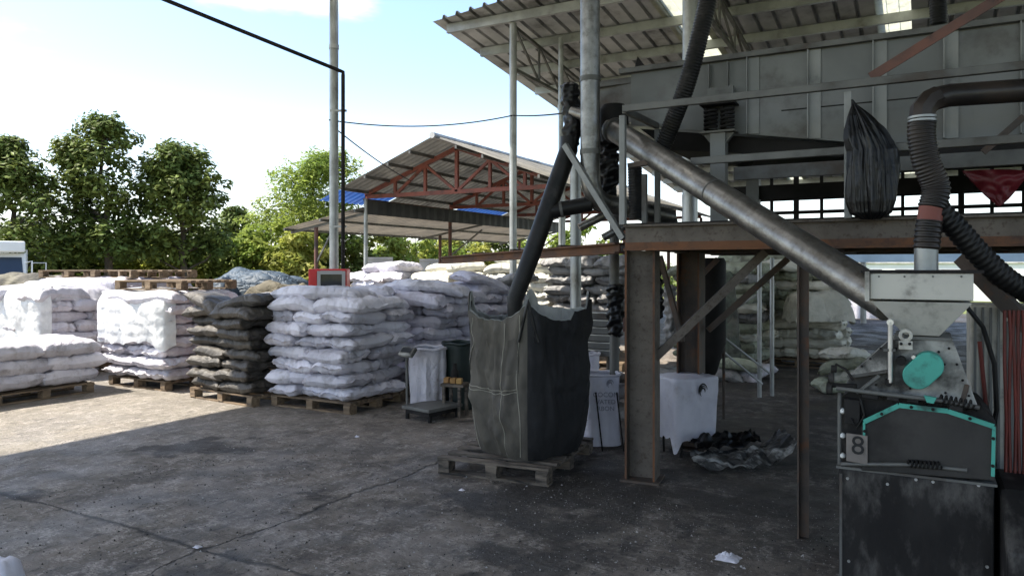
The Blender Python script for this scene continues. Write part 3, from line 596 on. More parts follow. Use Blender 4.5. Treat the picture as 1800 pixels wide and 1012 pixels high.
# ---------------------------------------------------------------- sacks
def sack_mesh(name, Lx, Wy, H, seed, plump=1.0, nx=42, ny=28, droop=0):
    r = random.Random(seed); o = seed*3.7; mb = MB()
    a1, a2, a3 = r.uniform(-1,1), r.uniform(-1,1), r.uniform(-1,1)
    def pt(i, j, top):
        s = 2*i-1; t = 2*j-1
        pr = max(0, 1-abs(s)**7)**.5*max(0, 1-abs(t)**5.0)**.45
        x = Lx/2*s*(1-.05*(1-t*t)*abs(s)**2) ; y = Wy/2*t*(1-.045*(1-s*s)*abs(t)**2)
        e = abs(s)**5
        wr = .008*nz3((x*5,y*6,0), 1, o) + .005*nz3((x*17,y*15,0), 1, o+3)
        fold = .008*math.sin(t*8+a1*5+2.2*nz3((s*2,t*2,0),1,o))*abs(s)**3 + .006*math.sin(s*9+a2*5+2*nz3((s,t*2,0),1,o+1))*abs(t)**3
        ends = .0075*math.sin(t*15+a1*9+3*nz3((s*2,t*3,0),1,o+20))*max(0,(abs(s)-.45)/.55)**1.5 + .006*math.sin(s*17+a2*9+3*nz3((s*3,t*2,0),1,o+30))*max(0,(abs(t)-.5)/.5)**1.5
        crease = ends - .020*max(0, 1-abs(nz3((x*3.1,y*3.7,0),1,o+9))*9)*pr
        z = (H/2*plump*pr*(1+.10*a3*s+.08*a1*t) + (wr+fold+crease)*min(1, pr*2)) * (1 if top else -.92)
        rim = .014*math.sin(t*4+a2*4)*e + .010*math.sin(s*4+a1*4)*abs(t)**5
        return Vector((x, y, max(H*.5+z+rim - droop*abs(s)**2.5*H, .002)))
    mb.grid(nx, ny, lambda i, j: pt(i, j, True)); n0 = len(mb.f)
    mb.grid(ny, nx, lambda j, i: pt(i, j, False))
    for sgn in (-1, 1):      # stitched flap at both ends
        mb.grid(2, ny, lambda i, j: pt((sgn+1)/2, .04+.92*j, True) + Vector((sgn*(i*.026), 0, .006*math.sin(j*22+seed)*i + .004)))
    return mb
SM = {}
def sack_set(key, n, L, W, H, mats, seed, **k):
    SM[key] = [sack_mesh(key, L, W, H, seed+i*1.31, **k) for i in range(n)]
def sackmeshes(key, mat): 
    kk = key+mat
    if kk not in SM: SM[kk] = [b.mesh('sack', mat, 2) for b in SM[key]]
    return SM[kk]
sack_set('s', 8, .66, .45, .146, None, 1)
sack_set('d', 6, .60, .50, .150, None, 61)
sack_set('top', 5, .72, .50, .165, None, 21, droop=.25)
sack_set('big', 5, .74, .56, .215, None, 41)
ORD = ['bottom','second','third','fourth','fifth','sixth','seventh','eighth','ninth','tenth','eleventh','twelfth']
rs = random.Random(99)
SACKS = []
def put_sack(key, mat, p, rz, label, group, sc=1, tilt=(0,0), cat='sack', zs=1):
    o = bpy.data.objects.new('woven_sack', rs.choice(sackmeshes(key, mat))); COL.objects.link(o)
    o.location = p; o.rotation_euler = (tilt[0], tilt[1], rz + (PI if rs.random() < .5 else 0)); o.scale = (sc*rs.uniform(.96,1.05), sc*rs.uniform(.95,1.05), zs*rs.uniform(.97,1.06))
    SACKS.append(o)
    return tag(o, label, cat, group)
def stack(cx, cy, rz, layers, desc, group, color, mat, H=.128, z0=.13, key='s', topkey='top', W_=1.16, D_=1.0, pat='five', jit=.02, keep=None, mats=None, skip=(), start=0, tops=None):
    """(cx, cy) = front right corner; x runs left (-x), y runs away; rz turns about the corner."""
    R = Matrix.Rotation(rz, 3, 'Z'); a = .60/1.16*W_; d = .40/1.0*D_
    for k in range(start, layers):
        top = k == layers-1
        odd = k % 2
        slots = []
        if pat == 'five':
            long_y, short_y = (d/2, d + (D_-d)/2) if odd else (D_-d/2, (D_-d)/2)
            for i, nm in ((0,'right'),(1,'left')): slots.append((-W_*(.25+.5*i), long_y, 0, ('front ' if odd else 'rear ')+nm, i, odd))
            for i, nm in ((0,'right'),(1,'middle'),(2,'left')): slots.append((-W_*(1/6+i/3), short_y, PI/2, ('rear ' if odd else 'front ')+nm, i, not odd))
        else:
            for i, nm in ((0,'right'),(1,'left')):
                for j, rw in ((0,'front'),(1,'rear')): slots.append((-W_*(.25+.5*i), D_*(.25+.5*j), 0, rw+' '+nm, i, j == 0))
        for x, y, r, nm, i, front in slots:
            if (k, nm) in skip: continue
            if not (front or top or i == 0 or k == layers-2): continue          # wholly hidden inside the stack
            if keep and not keep(k, nm): continue
            jt = jit*(1.6 if top else 1); r += rs.gauss(0,.05)
            p = Vector((cx, cy, z0 + k*H)) + R @ Vector((x+rs.gauss(0,jt), y+rs.gauss(0,jt), 0))
            lay = 'top' if top else ORD[k]
            put_sack(topkey if top else key, (mats or {}).get(k, mat), p, rz+r+rs.gauss(0,.05), f"{color} sack in {lay} layer, {nm}, of {desc}", group, sc=(W_/1.16)**.5 if key == 's' else 1, tilt=(rs.gauss(0,.03), rs.gauss(0,.03)), zs=H/.128 if key in 'sd' else H/.18)
# ---------------------------------------------------------------- pallets
def make_pallet(mat, w=1.2, d=1.0, nd=7, loc=(0,0,-50)):
    t = thing('wooden_pallet', 'wooden pallet', 'pallet', (0,0,0))
    H = .13
    for i in range(nd):
        y = -d/2+.05+(d-.1)*i/(nd-1)
        MB().box((rs.uniform(-.006,.006), y, H-.010), (w, .085, .018)).build('deck_board', mat, t)
    for i in (-1,0,1): MB().box((i*(w/2-.05), 0, H-.029), (.095, d-.004, .018)).build('cross_board', mat, t)
    for i in (-1,0,1):
        for j in (-1,0,1): MB().box((i*(w/2-.055), j*(d/2-.06), .058), (.1+.01*j, .115, .078), rs.uniform(-.05,.05)).build('block', mat, t)
    for j in (-1,0,1): MB().box((0, j*(d/2-.06), .009), (w*.995, .095, .018)).build('bottom_board', mat, t)
    return t
pal = make_pallet('wood'); pald = make_pallet('wood_dark', .92, 1.12, 7)
first = [True, True]
def pallet(x, y, rz, z, label, group, dark=False):
    k = 1 if dark else 0; src = pald if dark else pal
    if first[k]:
        first[k] = False; src.location = (x,y,z); src.rotation_euler = (0,0,rz); src['label'] = label
        if group: src['group'] = group
        return src
    o = copy_tree(src, (x,y,z), rz, label, group); return o
def palletc(cx, cy, rz, z, label, group, W_=1.16, D_=1.0):
    c = Vector((cx, cy, 0)) + Matrix.Rotation(rz, 3, 'Z') @ Vector((-W_/2, D_/2, 0))
    return pallet(c.x, c.y, rz, z, label, group)

GF = 'sacks piled on pallets across the yard'
pg = 'pallets under the sack stacks'
# tall lavender white stack S1
palletc(-5.45, 6.22, 0, 0, 'pallet under the tall white sack stack beside the platform scale', pg)
stack(-5.43, 6.20, 0, 8, 'tall stack beside the scale', GF, 'white woven', 'sack_white', H=.139, W_=1.2, D_=1.05, jit=.036)
for i, (x, y, rz, nm) in enumerate(((-5.75,6.45,.2,'front right'),(-6.35,6.5,-.1,'front left'),(-5.9,7.0,.5,'rear'))):
    put_sack('top', 'sack_white', (x,y,.13+8*.139-.025), rz, f'loose white sack heaped {nm} on top of the tall stack beside the scale', GF, tilt=(.05*(1-i), .06*(i-1)))
# shaded stacks behind it
palletc(-5.06, 7.47, 0, 0, 'pallet under the shaded stack behind the tall white stack', pg)
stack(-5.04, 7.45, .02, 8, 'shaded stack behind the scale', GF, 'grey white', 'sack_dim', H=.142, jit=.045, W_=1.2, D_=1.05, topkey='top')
for i, (x, y, rz) in enumerate(((-5.3,7.75,.3),(-5.85,7.8,-.2))):
    put_sack('top', 'sack_white', (x,y,.13+8*.142-.01), rz, f"loose white sack on the shaded stack behind the scale, {'right' if i == 0 else 'left'} one", GF, tilt=(.08,-.12*(1-2*i)))
palletc(-5.25, 8.8, 0, 0, 'pallet under the dim stack left of the bulk bag', pg)
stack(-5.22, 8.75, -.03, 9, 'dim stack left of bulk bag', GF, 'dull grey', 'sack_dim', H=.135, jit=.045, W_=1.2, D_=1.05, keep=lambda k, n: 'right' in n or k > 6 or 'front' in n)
for i, (x, y, rz) in enumerate(((-5.5,9.0,1.2),(-5.2,9.5,.4))):
    put_sack('top', 'sack_grey' if i else 'sack_dim', (x,y,.13+9*.135-.01), rz, f"slumped {'dusty' if i else 'dull'} sack lying on the dim stack left of the bulk bag", GF, tilt=(.1,.25))
# charcoal stack D
palletc(-6.73, 6.02, -.08, 0, 'pallet under the charcoal sack stack left of the tall white stack', pg)
stack(-6.72, 6.0, -.08, 8, 'dark stack next to tall white stack', GF, 'charcoal', 'sack_dark', H=.124, key='d', W_=1.2, D_=.95, pat='four', jit=.045)
for i, (x, y, rz, tl) in enumerate(((-7.0,6.25,.15,(.05,.2)),(-7.6,6.25,-.2,(.08,-.28)))):
    put_sack('top', 'sack_dark', (x,y,.13+8*.122-.015), rz, f"plump charcoal sack slumped on top of the dark stack, {'right' if i == 0 else 'left'} one", GF, tilt=tl)
# wrapped stack W2
palletc(-8.5, 6.25, 0, 0, 'pallet under the film wrapped stack in the middle of the left row', pg, 1.3)
stack(-8.48, 6.22, 0, 8, 'middle film wrapped stack', GF, 'white', 'sack_white', H=.141, W_=1.32, D_=1.1, jit=.03)
# wrapped stack W1 far left
palletc(-10.95, 6.1, 0, 0, 'pallet under the leftmost film wrapped stack', pg, 1.3)
stack(-10.9, 6.05, .03, 7, 'leftmost film wrapped stack', GF, 'white', 'sack_white', H=.163, W_=1.32, D_=1.15, jit=.035)
# low pile L (its side faces the camera)
pallet(-9.82, 5.2, PI/2, 0, 'pallet under the low three layer pile at the left edge', pg); pallet(-9.82, 3.95, PI/2, 0, 'pallet under the left end of the low pile, mostly out of view', pg)
for k in range(3):
    for j in range(4):
        odd = k % 2
        y = 5.5 - j*.68 + (.1 if odd else 0); nm = ['right end','middle right','middle left','left end'][j]
        put_sack('big', 'sack_white', (-9.58+rs.gauss(0,.02), y, .13+k*.178), PI/2+rs.gauss(0,.05), f"white sack in {['bottom','middle','top'][k]} layer, {nm}, of the low pile at left", GF, tilt=(rs.gauss(0,.03), rs.gauss(0,.03)))
        if k == 2: put_sack('big', 'sack_white', (-10.12+rs.gauss(0,.02), y+.1, .13+k*.178), PI/2+rs.gauss(0,.05), f"white sack in top layer, back row {nm}, of the low pile at left", GF)
# stack under film behind the charcoal one
palletc(-7.2, 7.35, 0, 0, 'pallet under the film covered stack behind the charcoal sacks', pg)
stack(-7.15, 7.3, .05, 8, 'stack behind charcoal sacks', GF, 'dull white', 'sack_dim', H=.125, W_=1.3, D_=1.05, keep=lambda k, n: k > 3)
# sunlit white stacks farther back
for i, (cx, cy, n, m, c, wh) in enumerate(((-8.3,10.9,9,'sack_white','white','sunlit stack right of the fridge'),(-6.95,11.15,9,'sack_cream','cream','sunlit stack behind the bulk bag'),(-5.6,11.4,10,'sack_cream','pale','sunlit stack by the roof post'),(-4.25,11.6,9,'sack_cream','creamy','sunlit stack behind the chute foot'))):
    palletc(cx, cy, .04*(i-1), 0, f'pallet under the {wh}', pg)
    stack(cx, cy, .04*(i-1), n, wh, GF, c, m, H=.15, W_=1.28, D_=1.1, jit=.04, keep=lambda k, nm: k > 4 and (k > 6 or 'front' in nm or 'right' in nm))
    for j in range(2):
        put_sack('big', m, (cx-.35-.55*j, cy+.4+.2*j, .13+n*.15-.01), rs.uniform(-.6,.6), f"{c} loose sack heaped on the {wh}, {'right' if j == 0 else 'left'} one", GF, tilt=(.1,.1))

# ---------------------------------------------------------------- stretch film shrouds
def shroud(name, label, x0, x1, y0, y1, z0, z1, mat, seed, front=1.0, side=.35, group='film shrouds on the wrapped stacks'):
    """film hanging over front and right face and the top of a stack: x0 left, x1 right, y0 front, y1 back"""
    o = seed*1.7
    mb = MB(); nu, nv = 70, 46
    def pt(i, j):
        # i along the perimeter (front from left to right, then the right side), j from hem up and over the top
        per = (x1-x0)+(y1-y0)*side; d = i*per; r = .12
        if d < x1-x0: q = Vector((x0+d, y0, 0)); nn = Vector((0,-1,0))
        else: q = Vector((x1, y0+(d-(x1-x0)), 0)); nn = Vector((1,0,0))
        k = abs(d-(x1-x0))
        if k < r: nn = (Vector((0,-1,0))*(.5+.5*(x1-x0-d)/r) + Vector((1,0,0))*(.5-.5*(x1-x0-d)/r)).normalized(); q -= nn*.04*(1-k/r)
        hem = z0 + .20*nz3((d*1.6,0,0),1,o) + .07*nz3((d*6,0,0),1,o)
        if j < .7:
            z = hem+(z1-hem)*(j/.7); off = .035 + .006*abs(math.sin((z-.13)/.141*PI)) + .07*(1-j/.7)**3*nz3((d*4,0,0),1,o+1)
        else:
            z = z1 + .05*math.sin((j-.7)/.3*PI*.5); off = .05-(j-.7)/.3*(.75 if d < x1-x0 else .5)
        if .55 < j < .8: off -= .07*(1-abs(j-.675)/.125)
        wr = .030*nz3((d*1.8, j*1.8, 0),1,o) + .008*(1-abs(nz3((d*3+j*4, j*2.6-d*2, 0),1,o+4))*3) + .004*nz3((d*14,j*8,0),1,o+6)
        return q + nn*(off+wr) + Vector((0,0,z + .02*nz3((d*4,j*4,0),1,o+2)))
    mb.grid(nu, nv, pt)
    return tag(mb.build(name, mat, smooth=2), label, 'plastic film', group)
shroud('plastic_film', 'milky film draped over front and top of the middle wrapped stack', -9.85, -8.5, 6.2, 7.3, .62, 1.27, 'film_white', 3, side=.12)
shroud('plastic_film', 'milky film draped over front and top of the leftmost wrapped stack', -12.3, -10.9, 6.0, 7.2, .52, 1.29, 'film_white', 8, side=.10)
def cover(name, label, cx, cy, sx_, sy_, z0, bul, mat, seed, rz=0, hang=.25, cat='plastic film', res=40):
    o = seed*2.3; R = Matrix.Rotation(rz, 3, 'Z')
    def pt(i, j):
        a = 2*i-1; b = 2*j-1; e = max(abs(a), abs(b))
        z = bul*(1-max(0,abs(a)-.2)**2*1.3)*(1-max(0,abs(b)-.2)**2*1.3)
        fold = max(0, e-.72)/.28
        z -= hang*fold**1.5
        z += .07*nz3((a*1.8,b*1.8,0),1,o) + .03*nz3((a*5,b*5,0),1,o) + .05*(abs(nz3((a*3+b,b*2.4-a,0),1,o+5)))
        s = 1-.12*fold*fold*.6
        p = Vector((a*sx_/2*s*(1+.05*nz3((b*3,0,0),1,o)), b*sy_/2*s*(1+.05*nz3((a*3,1,0),1,o)), max(z, -z0+.01)))
        return Vector((cx,cy,z0)) + R @ p
    return tag(MB().grid(res, res, pt).build(name, mat, smooth=2), label, cat)
cover('plastic_film', 'grey film sheet over the stack between middle wrapped stack and charcoal sacks', -7.85, 7.85, 1.6, 1.35, 1.13, .10, 'film', 5, hang=.2)
cover('plastic_film', 'crumpled grey film over the rear of the leftmost wrapped stack', -11.5, 6.75, 1.3, 1.2, 1.29, .12, 'film', 6, hang=.18)
# ---------------------------------------------------------------- pallets lying on top
up = 'empty pallets lying on the wrapped stacks'
pallet(-9.05, 6.8, .12, 1.30, 'empty pallet lying on the middle film wrapped stack', up)
pallet(-12.3, 7.6, .2, 1.43, 'empty pallet at the back of the leftmost wrapped stack, near the truck', up)
pallet(-11.0, 7.8, -.3, 1.43, 'empty pallet on the leftmost wrapped stack, right one of two', up)
stack(-10.7, 7.15, 0, 8, 'rear stack under empty pallets', GF, 'white', 'sack_dim', H=.158, W_=1.3, D_=1.1, keep=lambda k, n: k > 4)
stack(-11.95, 7.25, 0, 8, 'far rear stack under an empty pallet', GF, 'white', 'sack_dim', H=.158, W_=1.3, D_=1.1, keep=lambda k, n: k > 5)
palletc(-10.7, 7.2, 0, 0, 'pallet under the rear stack of the left row', pg, 1.3)

# ---------------------------------------------------------------- tarpaulin heaps
def heap(label, px, Y, wpx, top, dep, mat, seed, rz=0, cat='tarpaulin', name='covered_heap', ridge=0):
    p = P(px, HOR, Y); o = seed*3.1; W_ = wpx/F*Y; H = HC+(HOR-top)/F*Y
    c, s = cam2w(1,0,0), cam2w(0,1,0)
    def pt(i, j):
        a = 2*i-1; b = 2*j-1
        e = max(abs(a), abs(b)); pr = max(0, 1-e**5)**.6
        z = H*pr*(.92 + .10*nz3((a*1.6,b*1.6,0),1,o) - .10*abs(a)**2)
        fold = .05*abs(nz3((a*5,b*5,z*.4),1,o+2)) + .04*math.sin((a*3+nz3((a,b,z),1,o)*2)*4)*e**2
        k = 1+.05*(1-pr)+fold
        return Vector((p.x,p.y,0)) + c*(a*W_/2*k) + s*(b*dep/2*k) + Vector((0,0,max(0, z + .05*nz3((a*4,b*4,0),1,o+7)*pr)))
    return tag(MB().grid(56, 40, pt).build(name, mat, smooth=2), label, cat)
heap('faded blue grey tarpaulin over a tall heap left of the fridge', 455, 16, 190, 466, 1.8, 'tarp_blue', 1)
heap('khaki tarpaulin over a lower heap beside the red fridge', 492, 14, 125, 486, 1.3, 'tarp_khaki', 2)
heap('small pale blue tarpaulin heap at the left of the blue grey one', 392, 15.2, 70, 480, 1.4, 'tarp_blue', 9)
heap('olive tarpaulin over a heap behind the fridge and silver shed post', 680, 17, 150, 468, 1.8, 'tarp_olive', 3)
heap('dark brown tarpaulin heap under the lean-to end', 800, 17.5, 110, 455, 1.6, 'tarp_black', 4)
heap('pale brown heap of covered goods at the far left by the truck', 35, 19, 150, 474, 2.0, 'tarp_olive', 6)

# ---------------------------------------------------------------- red glass-door fridge
p = P(576, HOR, 10.35); c, s = cam2w(1,0,0), cam2w(0,1,0); ang = math.atan2(c.y, c.x)+.12
t = thing('display_fridge', 'red drinks fridge with grey framed dark glass door', 'fridge', (p.x,p.y,0)); R = Matrix.Rotation(ang, 3, 'Z')
Q = lambda x, y, z: Vector((p.x,p.y,0)) + R @ Vector((x,y,z))
MB().box(Q(0,.24,.80), (.52,.5,1.56), rot=R).build('cabinet', 'red', t, bevel=.015)
mb = MB()
for x in (-.115, .22): mb.box(Q(x,-.03,.8), (.045,.035,1.5), rot=R)
for z in (.07, 1.53): mb.box(Q(.0525,-.031,z), (.29,.033,.05), rot=R)
d = mb.build('door_frame', 'fridge', t)
MB().box(Q(.0525,-.022,.8), (.29,.012,1.41), rot=R).build('glass', 'glass_dark', d)
MB().box(Q(-.19,-.022,.8), (.095,.02,1.5), rot=R).build('red_front_strip', 'red', t, bevel=.005)
MB().box(Q(-.085,-.06,.85), (.02,.03,.4), rot=R).build('handle', 'fridge', d)
for z in (.55, .95, 1.3): MB().box(Q(.0525,-.014,z), (.28,.006,.02), rot=R).build('shelf_edge', 'red_hose', t)

# ---------------------------------------------------------------- truck far left
p = P(-6, HOR, 24); R = Matrix.Rotation(ang+.48, 3, 'Z'); Q = lambda x, y, z: Vector((p.x,p.y,0)) + R @ Vector((x,y,z))
t = thing('truck', 'white box truck with dark windscreen cut by the left edge', 'truck', (p.x,p.y,0))
MB().box(Q(0,2.6,1.55), (1.7,4.2,1.3), rot=R).build('cargo_box', 'white_paint', t, bevel=.03)
MB().prism([(0,.45),(1.55,.45),(1.55,2.05),(.35,2.05),(0,1.3)], lambda q: Q(-.78,q[0]-1.1,q[1]), lambda q: Q(.78,q[0]-1.1,q[1])).build('cab', 'white_paint', t, bevel=.04)
MB().prism([(-.70,1.32),(.70,1.32),(.66,1.92),(-.66,1.92)], lambda q: Q(q[0], -1.112+(q[1]-1.3)*.467, q[1]), lambda q: Q(q[0], -1.13+(q[1]-1.3)*.467, q[1])).build('windscreen', 'windscreen', t)
MB().box(Q(0,-.8,2.25), (1.5,.6,.35), rot=R).build('roof_fairing', 'white_paint', t, bevel=.05)
MB().box(Q(.0,-1.13,1.08), (1.3,.03,.3), rot=R).build('grille', 'black', t)
for x in (-.62,.62):
    MB().tube([Q(x-.1,-.35,.42), Q(x+.1,-.35,.42)], .4, 20).build('wheel', 'rubber', t, smooth=True)
    MB().tube([Q(x*1.2,-1.05,1.75), Q(x*1.5,-1.15,1.8), Q(x*1.5,-1.15,1.45)], .02, 6).build('mirror_arm', 'white_paint', t)
MB().tube([Q(0,-1.155,1.21), Q(0,-1.15,1.21)], .07, 16).build('badge', 'chrome', t)
mb = MB(); mb.tube([Q(.95,0,1.2), Q(.95,0,1.75), Q(1.35,0,1.75), Q(1.35,0,1.2)], .025, 8); mb.build('side_guard', 'white_paint', t)

# ---------------------------------------------------------------- platform scale and bins beside it
g0 = G(722, 736); g1 = G(775, 744); g2 = G(806, 733)
ax = Vector((.876*.9, -.1, 0)); c0 = P(760, HOR, 7.95); c0.z = 0
t = thing('platform_scale', 'grey floor platform scale with display on a thin post', 'scale', c0)
rzz = -.20; R = Matrix.Rotation(rzz, 3, 'Z'); Q = lambda x, y, z: c0 + R @ Vector((x,y,z))
MB().box(Q(0,0,.125), (.42,.50,.035), rot=R).build('platform', 'steel_grey', t, bevel=.006)
MB().box(Q(0,0,.085), (.36,.44,.044), rot=R).build('base_frame', 'black', t)
for x in (-.17,.17):
    for y in (-.2,.2): MB().tube([Q(x,y,0), Q(x,y,.065)], .022, 10).build('foot', 'black', t, smooth=True)
MB().tube([Q(-.22,-.16,.10), Q(-.23,-.16,.66)], .014, 10).build('post', 'steel_grey', t, smooth=True)
hd = MB().box(Q(-.2,-.17,.70), (.20,.05,.115), rot=R @ Matrix.Rotation(-.75, 3, 'X')).build('display_head', 'mach_light', t, bevel=.01)
MB().box(Q(-.2,-.189,.722), (.15,.004,.06), rot=R @ Matrix.Rotation(-.75, 3, 'X')).build('screen', 'glass_dark', hd)
def bin_(name, label, c, r, h, mat, folds=.012, seed=1, cat='bin', top='rim', taper=.03, fill=True):
    t = thing(name, label, cat, (c.x,c.y,0)); n = 60; m = 18; o = seed*3.3
    def pt(i, j):
        a = i*2*PI; z = .01+j*h; rr_ = r*(1-taper*(1-j)) + folds*nz3((math.cos(a)*4, math.sin(a)*4, z*2.2),1,o)*2 + folds*.8*math.sin(a*11+nz3((0,0,z*3),1,o)*2)*.5
        return Vector((c.x+math.cos(a)*rr_, c.y+math.sin(a)*rr_, z))
    MB().grid(n, m, pt).build('sack_body', mat, t, smooth=True)
    if fill: MB().lathe((c.x,c.y,0), [(r*.9,h*.86),(r*.88,h*.9)], 24).build('contents', 'black', t)
    MB().tube([Vector((c.x+math.cos(a)*r*1.02, c.y+math.sin(a)*r*1.02, h+.008*math.sin(a*5+seed))) for a in [k*2*PI/32 for k in range(33)]], .016, 8, caps=False).build(top, mat, t, smooth=True)
    return t
bin_('lined_bin', 'white open sack standing in a hoop right of the scale post', P(752, HOR, 8.35), .20, .70, 'sack_white', seed=2)
tb = bin_('steel_barrel', 'dark green barrel lined with clear film right of the white sack', P(808, HOR, 8.5), .19, .74, 'green_bin', folds=.002, seed=3, top='film_rim')
cb = P(800, HOR, 8.05); cb.z = 0
t = thing('small_stand', 'small wooden stand with amber blocks before the dark green barrel', 'stand', cb)
MB().box(cb+Vector((0,0,.34)), (.26,.2,.03), .2).build('top_board', 'wood_dark', t)
for i in (-1,1):
    for j in (-1,1): MB().box(cb+Vector((i*.1,j*.07,.162)), (.03,.03,.322), .2).build('leg', 'wood_dark', t)
for i, x in enumerate((-.08,0,.075)): MB().box(cb+Vector((x,-.03,.385)), (.06,.09,.055), .2+.1*i).build('amber_block', 'amber', t, bevel=.006)
MB().tube([cb+Vector((-.03,.04,.357)), cb+Vector((-.03,.04,.47)), cb+Vector((-.03,.04,.5)), cb+Vector((-.03,.04,.56))], [.045,.045,.02,.02], 14).build('bottle', 'black', t, smooth=True)

# ---------------------------------------------------------------- bulk bag on its pallet
bp = P(905, HOR, 5.95); bp.z = 0
pc = Vector((-2.884, 5.37, 0))
pallet(pc.x-.02, pc.y+.02, .10, 0, 'sooty pallet carrying the big bulk bag', None, True)
bc = P(931, HOR, 6.05); bc.z = 0
t = thing('bulk_bag', 'big sooty open bulk bag with lifting loops standing on a pallet', 'bulk bag', (bc.x,bc.y,.13))
ROT = -.33; HB = 1.14
FOLDS = [(PI*1.27,.95,PI*1.42,.10,.085,.045),(PI*1.30,.98,PI*1.50,.45,.07,.040),(PI*1.40,.92,PI*1.47,.30,.06,-.035),(PI*1.52,.9,PI*1.56,.05,.06,.032),(PI*1.70,.95,PI*1.60,.25,.07,.036),(PI*1.66,.8,PI*1.70,.02,.06,-.03),
         (PI*1.34,.45,PI*1.62,.08,.06,.03),(PI*1.80,.95,PI*1.92,.2,.08,.045),(PI*1.86,.9,PI*1.84,.1,.06,-.03),(PI*.02,.95,PI*1.95,.1,.07,.04),(PI*.2,.9,PI*.1,.2,.08,.04),(PI*1.58,.35,PI*1.78,.05,.06,.035)]
def bagpt(a, j, rin=0.0):
    """a = angle in the bag's own frame, j = height share"""
    n = 4.6 - 1.2*(1-j)
    ca, sa = math.cos(a), math.sin(a); q = (abs(ca)**n + abs(sa)**n)**(-1/n)
    wj = .385 + .022*math.sin(min(1, j*1.3)*PI) - .045*(1-j)**9 - .02*max(0, j-.6)
    dip = max(0, j-.78)/.22
    wx = .8*nz3((math.cos(a)*1.5, math.sin(a)*1.5, j*1.6), 1, 7.7)
    rdg = lambda f, q, o: max(0, .55-2.4*abs(nz3((math.cos(a+wx*.35)*f + j*q, math.sin(a+wx*.35)*f, j*q*1.3+wx), 1, o)))
    fold = .040*nz3((math.cos(a)*2.2, math.sin(a)*2.2, j*1.5), 1, 4.2) + .040*rdg(3.4, 1.1, 9.1)*(.4+.9*j) + .022*rdg(6.5, 2.6, 6.3) + .006*nz3((math.cos(a)*14, math.sin(a)*14, j*12),1,2)
    for a0, j0, a1, j1, wd, am in FOLDS:
        da = a1-a0; dj = j1-j0; aa = (a-a0+PI) % (2*PI)-PI; tt = max(0, min(1, (aa*da+(j-j0)*dj*3)/(da*da+3*dj*dj+1e-6)))
        d2 = ((aa-da*tt)**2 + 1.6*(j-j0-dj*tt)**2)/wd**2
        fold += am*1.05*math.exp(-d2)*(1-.4*tt)
    fold += -.013*max(0, 1-abs(j-.47)*22)     # tied waist crease
    corner = (abs(math.sin(2*a)))**4
    r = q*wj + fold*(1-.5*corner) + dip*corner*.018 - rin
    top = HB*(1-.075*(1-corner)*(1 if math.sin(a+ROT+.35) < .25 else .25)) + .17*max(0, corner-.86)/.14*.8*(1 if math.sin(a+ROT) > -.6 else .35)
    th = a+ROT
    sagz = .03*(1-j)
    return Vector((bc.x+math.cos(th)*r, bc.y+math.sin(th)*r, .135 + j*top + .012*nz3((math.cos(a)*9, math.sin(a)*9, 3),1,1)*j))
mb = MB(); n, m = 150, 64
vs = [bagpt(i*2*PI/n, .0+j/m) for i in range(n) for j in range(m+1)]
fs = []; mi = []
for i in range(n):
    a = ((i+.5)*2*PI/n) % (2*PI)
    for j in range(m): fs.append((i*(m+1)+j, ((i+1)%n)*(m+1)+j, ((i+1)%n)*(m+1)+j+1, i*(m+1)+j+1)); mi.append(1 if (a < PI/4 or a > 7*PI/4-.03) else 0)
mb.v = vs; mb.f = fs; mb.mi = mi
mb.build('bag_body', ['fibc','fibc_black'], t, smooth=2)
mb = MB(); mb.grid(n, 16, lambda i, j: bagpt(i*2*PI, .60+.405*j, .012)); mb.grid(24, 6, lambda i, j: Vector((bc.x,bc.y,.75))+((bagpt(i*2*PI, .60, .012)-Vector((bc.x,bc.y,.75)))*Vector((1,1,0)).length*0 if False else (bagpt(i*2*PI,.60,.012)-Vector((bc.x,bc.y,bagpt(i*2*PI,.60,.012).z)))*j))
mb.build('inner_lining', 'fibc_in', t, smooth=2)
for a in (PI*1.33, PI*1.60, PI*1.70):     # pale seam tapes down the lit side
    pts = [bagpt(a+.03*math.sin(j*.2), .02+j*.95/40, -.004) for j in range(41)]
    MB().tube(pts, .0028, 5).build('seam', 'seam', t)
for dz in (0, .022): MB().tube([bagpt(PI*.97+i*.72*PI/60, .47+dz+.004*math.sin(i*.9+dz*90), -.005) for i in range(61)], .0028, 5).build('waist_cord', 'seam', t)
def loop(a, h, w_, nm='lifting_loop'):
    b0 = bagpt(a-w_, .80, -.012); b1 = bagpt(a+w_, .80, -.012); ap = bagpt(a, .80, -.02); ap.z = bagpt(a-w_*2.2, 1, 0).z + h
    L_ = b0.lerp(ap, .93); R_ = b1.lerp(ap, .93); pts = [b0, b0.lerp(L_,.5)+Vector((0,0,.004)), L_, ap+Vector((0,0,.004)), R_, b1.lerp(R_,.5), b1]
    MB().tube(pts, .0125, 8).build(nm, 'bag_black', t, smooth=True)
loop(PI*1.75, .13, .15); loop(PI*1.25, .05, .06); loop(PI*.25, .05, .06)
def patch(a, j0, j1, w_):
    MB().grid(6, 12, lambda i, j: bagpt(a+(i-.5)*w_, j0+(j1-j0)*j, -.007)).build('loop_patch', 'fibc', t, smooth=2)
patch(PI*1.665, .60, .84, .22); patch(PI*1.30, .58, .84, .2)
# ---------------------------------------------------------------- printed white bags
def swirl(mb, o, xd, yd, nd, r):
    for k, (r0, a0, a1) in enumerate(((1,.2,3.6),(.72,.6,4.2),(.45,-.4,3.4))):
        pts = [o + xd*(math.cos(a0+(a1-a0)*i/18)*r*r0*.75) + yd*(math.sin(a0+(a1-a0)*i/18)*r*r0) for i in range(19)]
        mb.tube(pts, [r*.02+r*.10*math.sin(PI*i/18) for i in range(19)], 6)
    return mb
